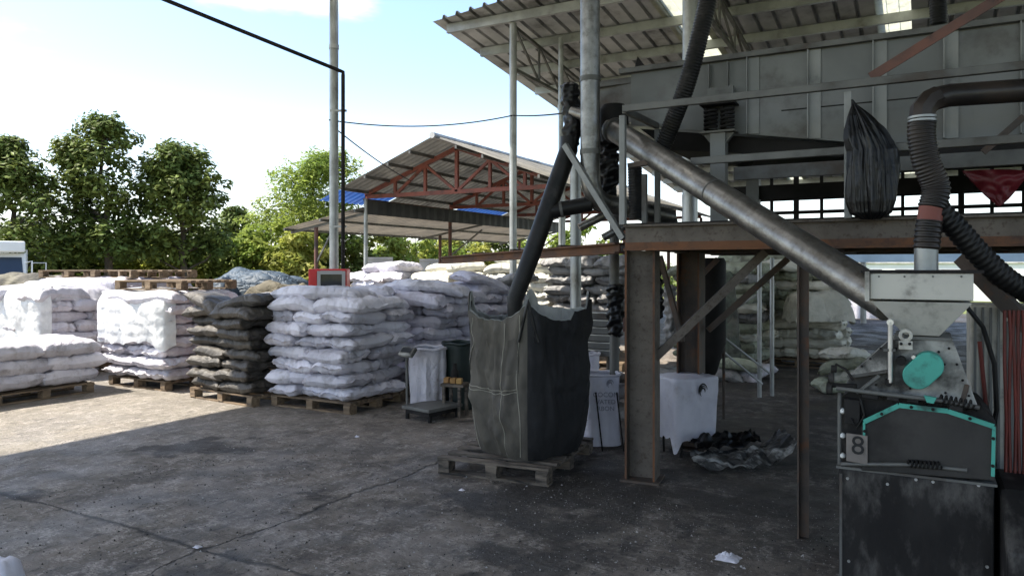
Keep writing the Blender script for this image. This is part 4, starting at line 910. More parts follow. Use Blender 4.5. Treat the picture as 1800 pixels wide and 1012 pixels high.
# tall bag right of the bulk bag
q = P(1057, HOR, 6.75); q.z = 0; cx_, cy_ = cam2w(1,0,0), cam2w(0,1,0)
t = thing('printed_sack', 'tall white printed sack hung open on a frame right of the bulk bag', 'sack', q)
def bagface(i, j, w0, d0, h, o, z0=.02):
    a = i*2*PI; n = 5; ca, sa = math.cos(a), math.sin(a); r = (abs(ca)**n+abs(sa)**n)**(-1/n)
    fl = 1+.10*(1-j)**4
    f = .008*nz3((ca*4,sa*4,j*3),1,o)+.004*math.sin(a*9+j*4)
    return q + cx_*(ca*(r*w0*fl+f)) + cy_*(sa*(r*d0*fl+f)) + Vector((0,0,z0+j*h))
MB().grid(64, 20, lambda i, j: bagface(i, j, .15, .15, .62, 3)).build('sack_body', 'white_plastic', t, smooth=2)
MB().tube([bagface(k/40, 1, .155, .155, .62, 3) for k in range(41)], .012, 8, caps=False).build('rolled_rim', 'white_plastic', t, smooth=True)
fo = q - cy_*.162
for i, (tx, z, s) in enumerate((('COCON',.475,.060),('VATED',.412,.056),('RBON',.352,.056))):
    text_mb(tx, s, fo + cx_*.02 + Vector((0,0,z)), cx_, (0,0,1), -cy_).build('print_line', 'print', t)
mb = MB(); swirl(mb, fo + cx_*.06 + Vector((0,0,.565)), cx_, Vector((0,0,1)), -cy_, .042); mb.build('round_emblem', 'print', t)
for x in (-.07, .115): MB().tube([fo+cx_*x-cy_*.01+Vector((0,0,.5)), fo+cx_*(x+.05)-cy_*.09], .007, 6).build('stand_rod', 'black', t)
# second smaller white drum behind it
q2_ = P(1040, HOR, 8.4)
bin_('white_drum', 'small white drum behind the tall printed sack', q2_, .085, .63, 'white_plastic', folds=.002, seed=5, fill=False)
# white bag over a small stand right of the column
q = P(1205, HOR, 6.45); q.z = 0
t = thing('printed_sack', 'white printed sack draped upside down over a small stand right of the column', 'sack', q)
fx = (cx_*.90 + cy_*.44).normalized(); fy = (cy_*.90 - cx_*.44).normalized()
rdg_ = lambda ca, sa, k: max(0, .5-2.2*abs(nz3((ca*4+k, sa*4, k*1.5),1,3)))*2.5
def hood(i, j):
    if j < .75:
        a = i*2*PI; n = 11; ca, sa = math.cos(a), math.sin(a); r = (abs(ca)**n+abs(sa)**n)**(-1/n); k = j/.75
        hem = .15 - .11*math.exp(-((a-3.75)/.20)**4) + .022*nz3((ca*4,sa*4,0),1,8)
        z = hem + (.665-hem)*k; w_ = .225*(1-.10*(1-k)); f = .010*nz3((ca*3,sa*3,k*2),1,6) + .008*rdg_(ca,sa,k)
        return q + fx*(ca*(r*w_+f)) + fy*(sa*(r*w_*.82+f)) + Vector((0,0,z))
    a = i*2*PI; n = 11; ca, sa = math.cos(a), math.sin(a); r = (abs(ca)**n+abs(sa)**n)**(-1/n); k = 1-(j-.75)/.25
    return q + fx*(ca*r*.225*k) + fy*(sa*r*.1845*k) + Vector((0,0,.668+.012*nz3((ca*k*3,sa*k*3,0),1,2)+.012*(1-k)))
MB().grid(72, 32, hood).build('sack_body', 'white_plastic', t, smooth=2)
mb = MB(); swirl(mb, q - fy*.192 + fx*.03 + Vector((0,0,.555)), fx, Vector((0,0,1)), -fy, .062); mb.build('swirl_emblem', 'ink', t)
for i in (-1, 1):
    for j in (-1, 1): MB().tube([q+fx*(i*.14)+fy*(j*.12), q+fx*(i*.15)+fy*(j*.13)+Vector((0,0,.65))], .010, 8).build('leg', 'black', t)
# folded black and silver sheet on the floor
q = P(1305, HOR, 6.05); q.z = 0
t = thing('folded_sheet', 'black and silver folded plastic sheet lying crumpled on the floor', 'sheet', q)
def fs_(o, w_, d_, lift, z0):
    def pt(i, j):
        a = 2*i-1; b = 2*j-1
        z = z0 + lift*max(0, a)**2.5*.9 + .055*(1-b*b)*(1-a**4) + .09*abs(nz3((a*2.4,b*2.4,0),1,o)) + .045*max(0,.6-2.5*abs(nz3((a*2.2,b*4,0),1,o+1)))
        return q + cx_*(a*w_*(1+.06*nz3((b*2,0,0),1,o))) + cy_*(b*d_*(1+.15*nz3((a*2,1,0),1,o)) + a*.06) + Vector((0,0,max(.006, z)))
    return pt
MB().grid(80, 48, fs_(2, .40, .22, .20, .02)).build('lower_fold', 'tarp_foil', t, smooth=2)
q = q + cy_*.16 - cx_*.10
MB().grid(50, 30, fs_(7, .28, .15, .05, .12)).build('upper_fold', 'bag_black', t, smooth=2)
# ---------------------------------------------------------------- steel platform
ZB, ZT = 1.725, 1.915
t = thing('steel_platform', 'rusty steel platform with handrails on H section columns', 'platform', (-1.86, 5.36, 0))
VF, UL, UR = 5.30, -1.95, 3.0
def beam_u(v, u0, u1, mats=('rust_web','rust_orange'), z0=ZB, z1=ZT, nm='beam', w=.11):
    mb = MB(); zc = (z0+z1)/2; h = z1-z0
    mb.box(((u0+u1)/2, v, zc), (u1-u0, .012, h-.03), mi=0); mb.box(((u0+u1)/2, v, z1-.0075), (u1-u0, w, .015), mi=0); mb.box(((u0+u1)/2, v, z0+.0075), (u1-u0, w, .015), mi=1)
    mb.box(((u0+u1)/2, v-.012, z0+.038), (u1-u0, .010, .046), mi=1)
    return mb.build(nm, mats, t)
beam_u(VF, UL, UR)
beam_u(6.60, UL, UR, ('rust','rust'))
beam_u(7.9, UL, UR, ('rust','rust'))
for u in (-1.86, -.6, .7, 2.0): MB().ibeam((u, VF+.06, (ZB+ZT)/2-.02), (u, 7.84, (ZB+ZT)/2-.02), .09, .14).build('cross_beam', 'rust', t)
MB().box(((UL+UR)/2, (VF+7.9)/2, ZT+.006), (UR-UL, 7.9-VF+.1, .010)).build('deck_plate', 'black', t)
def column(u, v, w=.225, d=.2, mats=('rust_web','rust_orange'), h=ZB, yaw=0):
    mb = MB(); R = Matrix.Rotation(yaw, 3, 'Z'); o = Vector((u,v,0))
    mb.box(o+Vector((0,0,h/2)), (w-.03,.012,h), rot=R, mi=0)
    for s in (-1,1):
        mb.box(o+R@Vector((s*(w/2-.0075),0,h/2)), (.015,d,h), rot=R, mi=0)
        mb.box(o+R@Vector((s*(w/2-.0075),-d/2-.002,h/2)), (.015,.004,h), rot=R, mi=1)
    c = mb.build('column', mats, t)
    b = MB(); b.box((u,v,.008), (.29,.27,.016), yaw); b.build('base_plate', 'rust', c)
    return c
column(-1.86, 5.42, yaw=.12); column(-1.80, 6.55, w=.2, mats=('rust','rust_orange'))
column(.95, 6.62, mats=('rust','rust'))
# diagonal braces under the deck
MB().bar(PV(1150,630,5.45), PV(1345,443,5.75), .05, .06).build('brace', 'rust_web', t)
MB().bar(PV(1245,580,6.62), PV(1385,455,6.62), .05, .05).build('brace', 'rust', t)
MB().bar(PV(1160,450,6.3), PV(1200,600,6.3), .04, .045).build('brace', 'rust', t)
MB().bar(PV(1232,485,7.0), PV(1262,455,7.0), .04, .045).build('brace', 'rust', t)
# handrails
VR = 5.24; RT, RM = 2.775, 2.35
def rail(u0, u1, v, z, nm, m='steel_grey', h=.05, w=.04): return MB().box(((u0+u1)/2, v, z), (u1-u0, w, h)).build(nm, m, t, bevel=.004)
ul = PV(1095, 300, VR).x
rail(ul, UR, VR, RT, 'top_rail'); rail(PV(1215,280,VR).x, UR, VR, RM, 'mid_rail')
for px in (1095, 1491): 
    u = PV(px, 300, VR).x; MB().box((u, VR-.002, (ZT+RT-.05)/2), (.045, .045, RT-.05-ZT)).build('rail_post', 'rib_grey', t, bevel=.004)
u = 1.1; MB().box((u, VR-.002, (ZT+RT-.05)/2), (.045, .045, RT-.05-ZT)).build('rail_post', 'rib_grey', t, bevel=.004)
# left end return rail
MB().bar((ul, VR+.03, RT-.004), (ul+.02, VR+.75, RT-.004), .035, .045).build('end_rail', 'steel_grey', t)
MB().box((ul+.02, VR+.76, (ZT+RT-.03)/2), (.04,.04,RT-ZT-.03)).build('rail_post', 'steel_grey', t)
MB().bar(PV(1105,292,VR+.05), PV(1140,286,VR+.05), .05, .035).build('gate_bracket', 'rust', t)
MB().box((PV(1133,300,VR+.15).x, VR+.15, 2.1), (.035,.035,.40)).build('rail_post', 'steel_grey', t)
# railing on the far side
VB = 8.05
for z in (2.02, 2.16, 2.30, 2.78): MB().tube([(UL,VB,z), (UR+2.5,VB,z)], .018, 8).build('far_rail', 'black', t)
for k in range(30):
    u = UL+.1+k*.24; MB().box((u, VB-.002, 2.34), (.030+.02*(k%3==0), .03, .86)).build('far_rail_post', 'black', t)
# cantilever arm of the platform towards the yard
a = P(1090, 436, 5.75); b = P(777, 457.5, 9.0)
MB().ibeam(a, b, .10, .085).build('cantilever_beam', ['rust_orange','rust'], t)
a2 = a+Vector((.06,.30,.02)); MB().ibeam(a2, P(960,443,7.0), .08, .07).build('cantilever_beam', 'rust', t)
for f in (.25,.5,.75): MB().bar(a.lerp(b,f)+Vector((0,0,.05)), a.lerp(b,f)+Vector((.12,.25,.05)), .05, .03).build('rung', 'rust', t)
MB().bar(P(993,255,6.0), P(1096,420,5.62), .038, .045).build('stay', 'rib_grey', t)
# thin angle post under the sloped pipe
g = G(1410, 945)
tag(MB().box((g.x-.020, g.y, .81), (.010, .05, 1.62)).box((g.x+.0101, g.y+.022, .81), (.05, .006, 1.62)).build('angle_post', 'rust'), 'thin rusty angle iron post holding up the sloped pipe', 'post')
# red-brown diagonal strut up to the roof
t2 = MB().bar(PV(1530,136,5.4), PV(1800,-30,5.4), .012, .06); tag(t2.build('diagonal_strut', 'redbrown'), 'faded red brown strut slanting up from the handrail to upper right', 'strut')

# ---------------------------------------------------------------- long grey vibrating screen
t = thing('vibrating_screen', 'long grey steel vibrating screen box with vertical ribs on springs', 'machine', (0, 6.6, 1.92))
VS, VS2 = 6.0, 7.15; L0, L1 = -2.16, 3.1; zt = 3.235
zbot = lambda u: 2.80-.165*(u-L0) if u < -.3 else 2.80-.165*(-.3-L0)-.01*(u+.3)
us = [L0, -1.6, -1.16, -.72, -.3, .17, .6, 1.04, 2, L1]
def side(v0, v1, nm):
    poly = [(L0, zt)] + [(u, zbot(u)) for u in us] + [(L1, zt)]
    return MB().prism(poly, lambda q: U3(q[0], v0, q[1]), lambda q: U3(q[0], v1, q[1])).build(nm, 'panel_grey', t)
side(VS, VS+.012, 'side_panel'); side(VS2-.012, VS2, 'side_panel')
MB().box(((L0+L1)/2-.03, VS-.02, zt+.02), (L1-L0+.12, .07, .04)).build('top_flange', 'steel_grey', t)
MB().box(((L0+L1)/2-.03, VS2, zt+.02), (L1-L0+.12, .07, .04)).build('top_flange', 'steel_grey', t)
MB().prism([(L0+.05,zbot(L0)-.02),(L0+.3,zbot(L0)-.22),(-.3,2.40),(L1,2.38),(L1,2.46),(-.3,zbot(-.3)-.01)], lambda q: U3(q[0],VS+.08,q[1]), lambda q: U3(q[0],VS2-.05,q[1])).build('under_shade_pan', 'black', t)  # underside pan coloured black to paint in the depth shade below the box
for u in (-1.155, -.711, -.27, .172, .615, 1.06):
    mb = MB(); z0 = zbot(u)+.005; mb.box((u+.0, VS-.006, (z0+zt)/2), (.085, .012, zt-z0-.002)); mb.box((u-.045, VS-.025, (z0+zt)/2), (.008, .05, zt-z0-.004)); mb.build('rib', 'rib_grey', t)
for u in (-1.5,-1.35): MB().box((u, VS-.02, 2.98), (.012, .04, .48)).build('rib', 'panel_grey', t)
MB().box((1.0, VS-.003, 2.80), (3.9, .006, .008)).build('weld_seam', 'black', t)
# top cover plate
MB().box(((L0+L1)/2, (VS+VS2)/2, zt+.045), (L1-L0, VS2-VS, .008)).build('cover', 'steel_grey', t)
# dented end chute on the left
def ch(i, j):
    z = 3.20-.36*j; v = VS+.02+.5*0; o = .03*math.sin(j*9)*(1-i)
    return Vector((L0-.36*(1-i)+.05*j*(1-i), VS+.03+o+.05*(1-i), z-.10*(1-i)*(1 if j > .5 else .0)))
MB().grid(14, 16, ch).build('end_chute', 'steel_grey', t, smooth=2)
MB().box((L0-.15, VS+.2, 3.19), (.4,.35,.05)).build('chute_lid', 'steel_grey', t)
MB().prism([(0,0),(.11,0),(.03,.11)], lambda q: U3(L0+.02+q[0], VS+.02, zt+.035+q[1]), lambda q: U3(L0+.02+q[0], VS+.03, zt+.035+q[1])).build('lug', 'black', t)
# springs and legs
def spring_unit(u, v):
    z0, z1 = 2.66, 2.86
    s = thing  # children only
    MB().box((u, v, z1+.008), (.27,.16,.014)).build('spring_plate', 'black', t)
    MB().box((u, v, z0-.008), (.27,.16,.014)).build('spring_plate', 'steel_grey', t)
    for k in (-1,1):
        pts = [Vector((u+k*.065+.045*math.cos(a), v+.045*math.sin(a), z0+.012+(z1-z0-.024)*a/(2*PI*5.5))) for a in [i*2*PI/14 for i in range(78)]]
        MB().tube(pts, .0125, 7).build('coil_spring', 'black', t, smooth=True)
    MB().box((u, v, (z0-.016+ZT)/2), (.115,.10,z0-.016-ZT)).build('support_leg', 'panel_grey', t)
    MB().prism([(-.12,0),(.12,0),(.05,-.09),(-.05,-.09)], lambda q: U3(u+q[0], v-.02, z0-.0165+q[1]), lambda q: U3(u+q[0], v+.02, z0-.0165+q[1])).build('gusset', 'steel_grey', t)
    MB().box((u, v+.06, (z1+3.0)/2+.008), (.2,.05,.16)).build('spring_bracket', 'panel_grey', t)
spring_unit(PV(1264,200,5.88).x, 5.88); spring_unit(1.9, 5.88)
spring_unit(-1.4, 7.25)
MB().box((.9, 5.98, 2.335), (4.4,.05,.10)).build('support_channel', 'steel_grey', t)
MB().box((.9, 7.25, 2.30), (5.0,.05,.13)).build('support_channel', 'black', t)
for u in (-.25, .85): MB().box((u, 5.99, 2.10), (.08,.045,.36)).build('support_leg', 'steel_grey', t)
p = PV(1290, 268, 6.1); MB().tube([p, p+Vector((0,.12,0))], .06, 20).build('motor_flange', 'steel_grey', t, smooth=True)
MB().tube([p+Vector((0,.1,0)), p+Vector((0,.4,0))], .085, 20).build('motor', 'black', t, smooth=True)
# drive brace at the right under the box
MB().bar(PV(1728,268,5.7), PV(1800,205,5.7), .03, .04).build('drive_brace', 'rust', t)
# red dark tarp bundle hanging under the box at right
def rb(i, j):
    a = 2*i-1; w = (1-j)**.8
    p = PV(1752 + a*60*w + 6*j, 300+62*j, 5.9)
    return p + Vector((0, -.06*(1-a*a)*(1-j) + .03*nz3((i*5,j*5,0),1,4), 0))
def rb2(i, j):
    p = rb(i, j); return Vector((p.x, 5.95+.14*(1-(2*i-1)**2)*(1-j)+.01, p.z))
tag(MB().grid(24, 20, rb).grid(24, 20, lambda i, j: rb2(1-i, j)).build('red_tarp_bundle', 'red_tarp', smooth=2), 'dark red tarpaulin bundle hanging below the screen at right', 'tarpaulin')

# ---------------------------------------------------------------- pipes and chutes
def pipe(nm, lab, pts, r, mat, n=24): return tag(MB().tube(pts, r, n).build(nm, mat, smooth=True), lab, 'pipe')
def bend(a, b, c, r=.25, n=8):
    a, b, c = Vector(a), Vector(b), Vector(c); d1 = (a-b).normalized()*r; d2 = (c-b).normalized()*r
    return [(b+d1)*(1-f)**2 + b*2*f*(1-f) + (b+d2)*f*f for f in [i/n for i in range(n+1)]]
# sloped pipe down to the mill hopper
a = PV(1075, 226, 5.72); b = PV(1524, 508, 4.15)
t = thing('sloped_pipe', 'long bare steel pipe sloping from the screen down to the mill hopper', 'pipe', b)
dd = (b-a).normalized()
MB().tube([a, b+dd*.16], .090, 32).build('pipe_shell', 'galv_dirty', t, smooth=True)
dd = (b-a).normalized()
for f in (.02,): MB().tube([a.lerp(b,f)-dd*.012, a.lerp(b,f)+dd*.012], .104, 32).build('flange', 'steel_grey', t, smooth=True)
MB().tube([a.lerp(b,.52)-dd*.006, a.lerp(b,.52)+dd*.006], .0925, 32).build('weld_ring', 'steel_grey', t, smooth=True)
MB().lathe(a+Vector((.0,.05,.0)), [(.10,-.10),(.12,.0),(.12,.16),(.09,.2)], 20).build('pipe_inlet', 'black', t, smooth=True)
# big vertical pipe with an elbow
x = P(1037.5, HOR, 5.95); top = Vector((x.x, x.y, 4.6)); e = Vector((x.x, x.y, HC+(HOR-352)/F*5.95)); f_ = e + cam2w(.75,.55,0)+Vector((0,0,-.10))
t = thing('vertical_pipe', 'thick weathered pipe dropping vertically beside the screen then bending right', 'pipe', e)
MB().tube([top]+bend(top, e, f_, .2)+[f_], .078, 28).build('pipe_shell', 'galv_dirty', t, smooth=True)
for z in (3.1, 2.52): MB().tube([Vector((x.x,x.y,z-.02)), Vector((x.x,x.y,z+.02))], .083, 28).build('clamp', 'steel_grey', t, smooth=True)
# wrapped dark pipe behind it, then the diagonal chute into the bulk bag
p0 = P(1008,150,6.15); p1 = P(1003,215,6.1); p2 = P(1000,262,6.1); p3 = P(960,375,6.05); p4 = P(905,530,6.0)
t = thing('diagonal_chute', 'black hose like chute leaning down into the open bulk bag', 'chute', p4)
MB().tube([p2+Vector((0,0,.1)), p2, p2.lerp(p3,.5), p3, p3.lerp(p4,.5), p4+Vector((0,0,.02)), p4-Vector((0,0,.12))], [.07,.075,.075,.074,.072,.066,.06], 24).build('chute_pipe', 'rubber', t, smooth=True)
jn = p2.lerp(p3, .98); k1 = P(1040,358,6.0)
MB().tube([jn, jn.lerp(k1,.5), k1], .062, 20).build('branch_pipe', 'rubber', t, smooth=True)
MB().tube([jn.lerp(k1,.3)-Vector((0,0,0)), jn.lerp(k1,.36)], .067, 20).build('clamp', 'steel_grey', t, smooth=True)
def wrap(nm, lab, pts, r, mat, seed, amp=.02):
    n = 26; m = 40; pts = [Vector(p) for p in pts]; vs = MB()
    def pt(i, j):
        s = j*(len(pts)-1); k = min(int(s), len(pts)-2); q = pts[k].lerp(pts[k+1], s-k); a = i*2*PI
        rr_ = r*(1-.5*max(0,abs(2*j-1)-.9)/.1) + amp*nz3((math.cos(a)*2,math.sin(a)*2,j*7),1,seed)*2 + amp*.5*math.sin(j*40+a*2)
        return q + Vector((math.cos(a)*rr_, math.sin(a)*rr_, 0))
    return tag(vs.grid(n, m, pt).build(nm, mat, smooth=2), lab, 'wrapping')
wrap('wrapped_joint', 'black plastic wrapped pipe joint above the diagonal chute', [P(1002,146,6.2), P(1002,180,6.2), P(1008,215,6.15), P(1003,262,6.1)], .072, 'bag_black', 3, .014)
pipe('short_pipe', 'short stub pipe linking the wrapped joint to the vertical pipe', [P(1006,196,6.12), P(1036,206,6.0)], .045, 'galv_dirty')
pipe('inclined_stub', 'pair of dirty stub pipes below the elbow, upper one', [P(1018,400,6.3), P(1068,376,6.3)], .035, 'galv_dirty')
pipe('inclined_stub', 'pair of dirty stub pipes below the elbow, lower one', [P(1060,418,6.3), P(1100,396,6.3)], .032, 'galv_dirty')
pipe('dark_duct', 'dark duct curving right behind the handrail end post', [f_]+[P(1120,372,6.6), P(1180,392,7.0)], .07, 'rubber')
wrap('wrapped_joint', 'black taped valve bundle right of the vertical pipe', [P(1066,238,6.3), P(1070,275,6.3), P(1068,318,6.3), P(1062,372,6.3)], .085, 'bag_black', 9, .03)
wrap('wrapped_joint', 'crinkled black plastic wrapped on the standpipe behind the rusty column', [P(1082,498,6.9), P(1082,520,6.9), P(1082,555,6.9), P(1082,592,6.9)], .07, 'bag_black', 14, .018)
s_ = P(1080, HOR, 6.9)
pipe('standpipe', 'dark standpipe rising beside the rusty column', [(s_.x,s_.y,.12), (s_.x,s_.y,2.1)], .045, 'steel_grey')
MB_ = MB().box((s_.x, s_.y, .60-.02), (.5,.35,.04), .2)
for dx in (-.2,.2):
    for dy in (-.13,.13): MB_.box((s_.x+dx, s_.y+dy, .28), (.04,.04,.557), .2)
tag(MB_.build('low_bench', 'wood_dark'), 'low dark bench behind the tall printed sack', 'bench')
def flex(nm, lab, pts, r, mat, parent=None, ring=.022, n=20, amp=.10, cat='hose'):
    """corrugated hose along a smooth path"""
    P_ = [Vector(p) for p in pts]; C = []
    for i in range(len(P_)-1):
        p0 = P_[max(i-1,0)]; p1 = P_[i]; p2 = P_[i+1]; p3 = P_[min(i+2,len(P_)-1)]
        for k in range(40):
            f = k/40; C.append(.5*((2*p1)+(p2-p0)*f+(2*p0-5*p1+4*p2-p3)*f*f+(3*p1-p0-3*p2+p3)*f**3))
    C.append(P_[-1]); Ls = [0]
    for i in range(1, len(C)): Ls.append(Ls[-1]+(C[i]-C[i-1]).length)
    N_ = int(Ls[-1]/(ring/4)); out = []; rs_ = []; k = 0
    for i in range(N_+1):
        d = Ls[-1]*i/N_
        while k < len(C)-2 and Ls[k+1] < d: k += 1
        f = (d-Ls[k])/max(1e-6, Ls[k+1]-Ls[k]); out.append(C[k].lerp(C[k+1], f)); rs_.append(r*(1+amp*(.5-.5*math.cos(d/ring*2*PI))-amp*.5))
    o = MB().tube(out, rs_, n).build(nm, mat, parent, smooth=2)
    return o if parent else tag(o, lab, cat)
flex('flexible_hose', 'black corrugated hose hanging from the roof to the sloped pipe', [P(1250,-25,5.6), P(1232,55,5.62), P(1205,155,5.7), P(1163,262,5.9)], .066, 'rubber')
flex('flexible_hose', 'black corrugated hose dropping to the screen cover at upper right', [P(1648,-40,6.2), P(1649,0,6.2), P(1650,44,6.2)], .065, 'rubber')
flex('flexible_hose', 'short black corrugated hose below the rail end by the elbow', [PV(1116,295,5.6), PV(1117,335,5.6), PV(1118,385,5.6)], .055, 'rubber')
# scaffold style pipes between the back posts
for i, (pts, lab) in enumerate((([P(1335,470,9.2),P(1345,697,9.2)],'left one of two thin galvanised pipes hanging by the rear sacks'),([P(1357,480,9.3),P(1356,690,9.3)],'right one of two thin galvanised pipes hanging by the rear sacks'))):
    a, b = Vector(pts[0]), Vector(pts[1]); b = Vector((a.x, a.y, 0.0)); a.z = 1.72
    pipe('thin_pipe', lab, [a, b], .026, 'galv')
for i, (pts, lab) in enumerate((([P(1250,575,9.0),P(1352,655,9.0)],'upper thin rod sloping across the rear sacks'),([P(1250,600,9.05),P(1340,675,9.05)],'lower thin rod sloping across the rear sacks'),([P(1265,560,9.5),P(1335,515,9.5)],'thin rod rising towards the thin galvanised pipes'))):
    pipe('thin_rod', lab, pts, .013, 'galv')

# ---------------------------------------------------------------- black plastic bag tied on the handrail
def hb(i, j):
    a = i*2*PI; n = 2.6; ca, sa = math.cos(a), math.sin(a)
    w = [(.0,.006),(.05,.015),(.14,.06),(.32,.105),(.55,.12),(.85,.125),(.95,.11),(1,.05)]
    for k in range(len(w)-1):
        if w[k][0] <= j <= w[k+1][0]: f = (j-w[k][0])/(w[k+1][0]-w[k][0]); r = w[k][1]+(w[k+1][1]-w[k][1])*f; break
    cx = .02+.115*min(1, j*2.3)
    rg_ = lambda q, o, s: max(0, .55-2.6*abs(nz3((ca*q,sa*q,j*s),1,o)))
    f = .035*nz3((ca*1.8,sa*1.8,j*1.6),1,5)*min(1,j*5) + (.045*rg_(3.2,3,.7) + .022*rg_(6,8,1.3) - .012)*min(1,j*4)
    c = PV(1492, HOR, VR-.06)
    return Vector((c.x+cx+ca*(r+f), c.y-.02+sa*(r*.62+f), 2.66-.76*j))
tag(MB().grid(120, 80, hb).build('plastic_bag', 'bag_black', smooth=2), 'black plastic bag tied to the handrail post below the screen', 'bag')

# ---------------------------------------------------------------- dust duct above the mill
YD = 3.75
D = lambda px, py, dy=0: P(px, py, YD+dy)
t = thing('dust_duct', 'dust extraction duct with ribbed hoses and red collar above the hopper', 'duct', D(1628,475))
MB().tube([D(1628,476), D(1628,436)], .054, 28).build('metal_stub', 'galv', t, smooth=True)
flex('lower_hose', '', [D(1629,438), D(1631,412), D(1634,388)], .060, 'hose_brown', t, ring=.026, amp=.12)
MB().tube([D(1634,390), D(1638,362)], .058, 28).build('red_collar', 'redox', t, smooth=True)
flex('upper_hose', '', [D(1638,366), D(1645,330), D(1628,285), D(1620,240), D(1621,212)], .064, 'hose_brown', t, ring=.018, amp=.10)
for y_ in (213, 207): MB().tube([D(1621,y_+2), D(1621,y_-2)], .0655, 28).build('clamp_ring', 'galv', t, smooth=True)
MB().tube([D(1621,206), D(1622,193), D(1634,178), D(1648,172)], .060, 8, caps=False).tube([D(1646,173), D(1668,168), D(1830,157,-.1), D(2000,146,-.2)], .057, 26).build('elbow_pipe', 'hose_brown', t, smooth=1)
flex('branch_hose', '', [D(1648,368), D(1680,400), D(1725,450), D(1775,495), D(1840,530)], .056, 'rubber', t, ring=.030, amp=.16)

# ---------------------------------------------------------------- mill
VM = 3.92
q = lambda px, py, dv=0: PV(px, py, VM+dv)
def poly(pts, d0, d1, nm, mat, par, bevel=0):
    """outline measured on the front plane v = VM, pushed to depths d0..d1"""
    W = [PV(x, y, VM) for x, y in pts]
    return MB().prism(W, lambda p: Vector((p.x, VM+d0, p.z)), lambda p: Vector((p.x, VM+d1, p.z))).build(nm, mat, par, bevel=bevel)
u0 = q(1474, 900).x; u1 = q(1748, 900).x
t = thing('hammer_mill', 'hammer mill with cream hopper, teal guard trim and number plate', 'mill', ((u0+u1)/2, VM+.3, 0))
MB().box(((u0+u1)/2, VM+.30, .315), (u1-u0, .6, .63)).build('base_box', 'mach_dark', t, bevel=.006)
MB().box(((u0+u1)/2, VM+.30, .6375), (u1-u0+.02, .62, .012)).build('base_flange', 'steel_grey', t)
poly([(1478,822),(1478,700),(1492,690),(1730,722),(1752,745),(1752,842)], .06, .55, 'lower_body', 'mach_dark', t)
gp = poly([(1515,824),(1515,748),(1580,712),(1668,722),(1750,752),(1748,842)], -.025, .055, 'belt_guard', 'mach_plate', t, .004)
edge = [(1519,750),(1519,741),(1580,712),(1666,722),(1747,749),(1745,836)]
for i in range(len(edge)-1):
    if i == 0: a, b = (1519,768), edge[1]
    else: a, b = edge[i], edge[i+1]
    A_, B_ = PV(*a, VM-.028), PV(*b, VM-.028)
    MB().bar(A_, B_, .010+.001*i, .021).build('guard_trim', 'teal', gp)
for px, py in ((1520,757),(1550,727),(1602,715),(1640,719),(1705,735),(1746,770),(1745,818)):
    c = PV(px, py, VM-.038); MB().tube([c, c-Vector((0,.008,0))], .0075, 6).build('bolt', 'black', gp)
pl = poly([(1489,758),(1526,763),(1526,812),(1489,806)], -.045, -.030, 'number_plate', 'plate_num', t, .002)
c = PV(1508, 784, VM-.047); text_mb('8', .125, c, (1,0,.0), (0,0,1), (0,-1,0), .002).build('number', 'ink', pl)
for py in (722, 765, 800): MB().lathe(PV(1481, py, VM+.02), [(.004,-.014),(.014,-.006),(.014,.006),(.004,.014)], 12).build('wing_nut', 'white_paint', t, smooth=True)
# hinge shaft with spring across the body
MB().tube([PV(1470,682,VM-.03), PV(1560,693,VM-.03), PV(1650,703,VM-.03), PV(1722,716,VM-.03)], .010, 12).build('hinge_shaft', 'steel_grey', t, smooth=True)
def hel(a, b, r, turns, wr, nm, m):
    a, b = Vector(a), Vector(b); d = b-a; x = d.normalized().cross(Vector((0,0,1))).normalized(); y = x.cross(d.normalized())
    pts = [a+d*(i/(turns*12))+x*math.cos(i*PI/6)*r+y*math.sin(i*PI/6)*r for i in range(turns*12+1)]
    MB().tube(pts, wr, 6).build(nm, m, t, smooth=True)
hel(PV(1652,700,VM-.03), PV(1712,711,VM-.03), .017, 7, .005, 'hinge_spring', 'black')
hel(PV(1596,814,VM-.04), PV(1655,818,VM-.04), .015, 8, .005, 'latch_spring', 'black')
MB().tube([PV(1478,815,VM-.03), PV(1600,816,VM-.035), PV(1700,826,VM-.035)], .009, 10).build('latch_rod', 'steel_grey', t, smooth=True)
poly([(1624,692),(1646,696),(1641,706),(1629,704)], -.05, -.03, 'small_lug', 'teal', t)
# head
poly([(1566,600),(1676,600),(1722,722),(1716,716),(1480,684),(1490,668)], .08, .46, 'mill_head', 'mach_light', t, .006)
poly([(1566,596),(1566,652),(1492,660)], .02, .06, 'gusset_plate', 'mach_light', t, .003)
MB().bar(PV(1490,662,VM+.03), PV(1570,650,VM+.03), .02, .015).build('gusset_edge', 'steel_grey', t)
# teal stadium cover
c0, c1 = PV(1613,658,VM+.04), PV(1632,641,VM+.04); dr = (c1-c0).normalized(); pr_ = Vector((-dr.z, 0, dr.x)); r_ = .062; pts = []
for i in range(15): a = PI/2+PI*i/14; pts.append(c0+dr*math.cos(a)*r_+pr_*math.sin(a)*r_)
for i in range(15): a = -PI/2+PI*i/14; pts.append(c1+dr*math.cos(a)*r_+pr_*math.sin(a)*r_)
MB().prism(pts, lambda p: p-Vector((0,.05,0)), lambda p: p+Vector((0,.05,0))).build('drive_cover', 'teal', t, bevel=.004)
MB().tube([PV(1565,566,VM+.02), PV(1565,672,VM+.02)], .0115, 14).build('lever_rod', 'chrome', t, smooth=True)
for px, py, r in ((1565,566,.015),(1562,672,.017),(1584,634,.020),(1606,627,.009)):
    c = PV(px, py, VM+.03); MB().tube([c+Vector((0,.05,0)), c-Vector((0,.02,0))], r, 16).build('pivot_bolt', 'black' if r > .016 else 'chrome', t, smooth=True)
MB().bar(PV(1553,615,VM+.02), PV(1574,615,VM+.02), .02, .012).build('lever_clip', 'steel_grey', t)
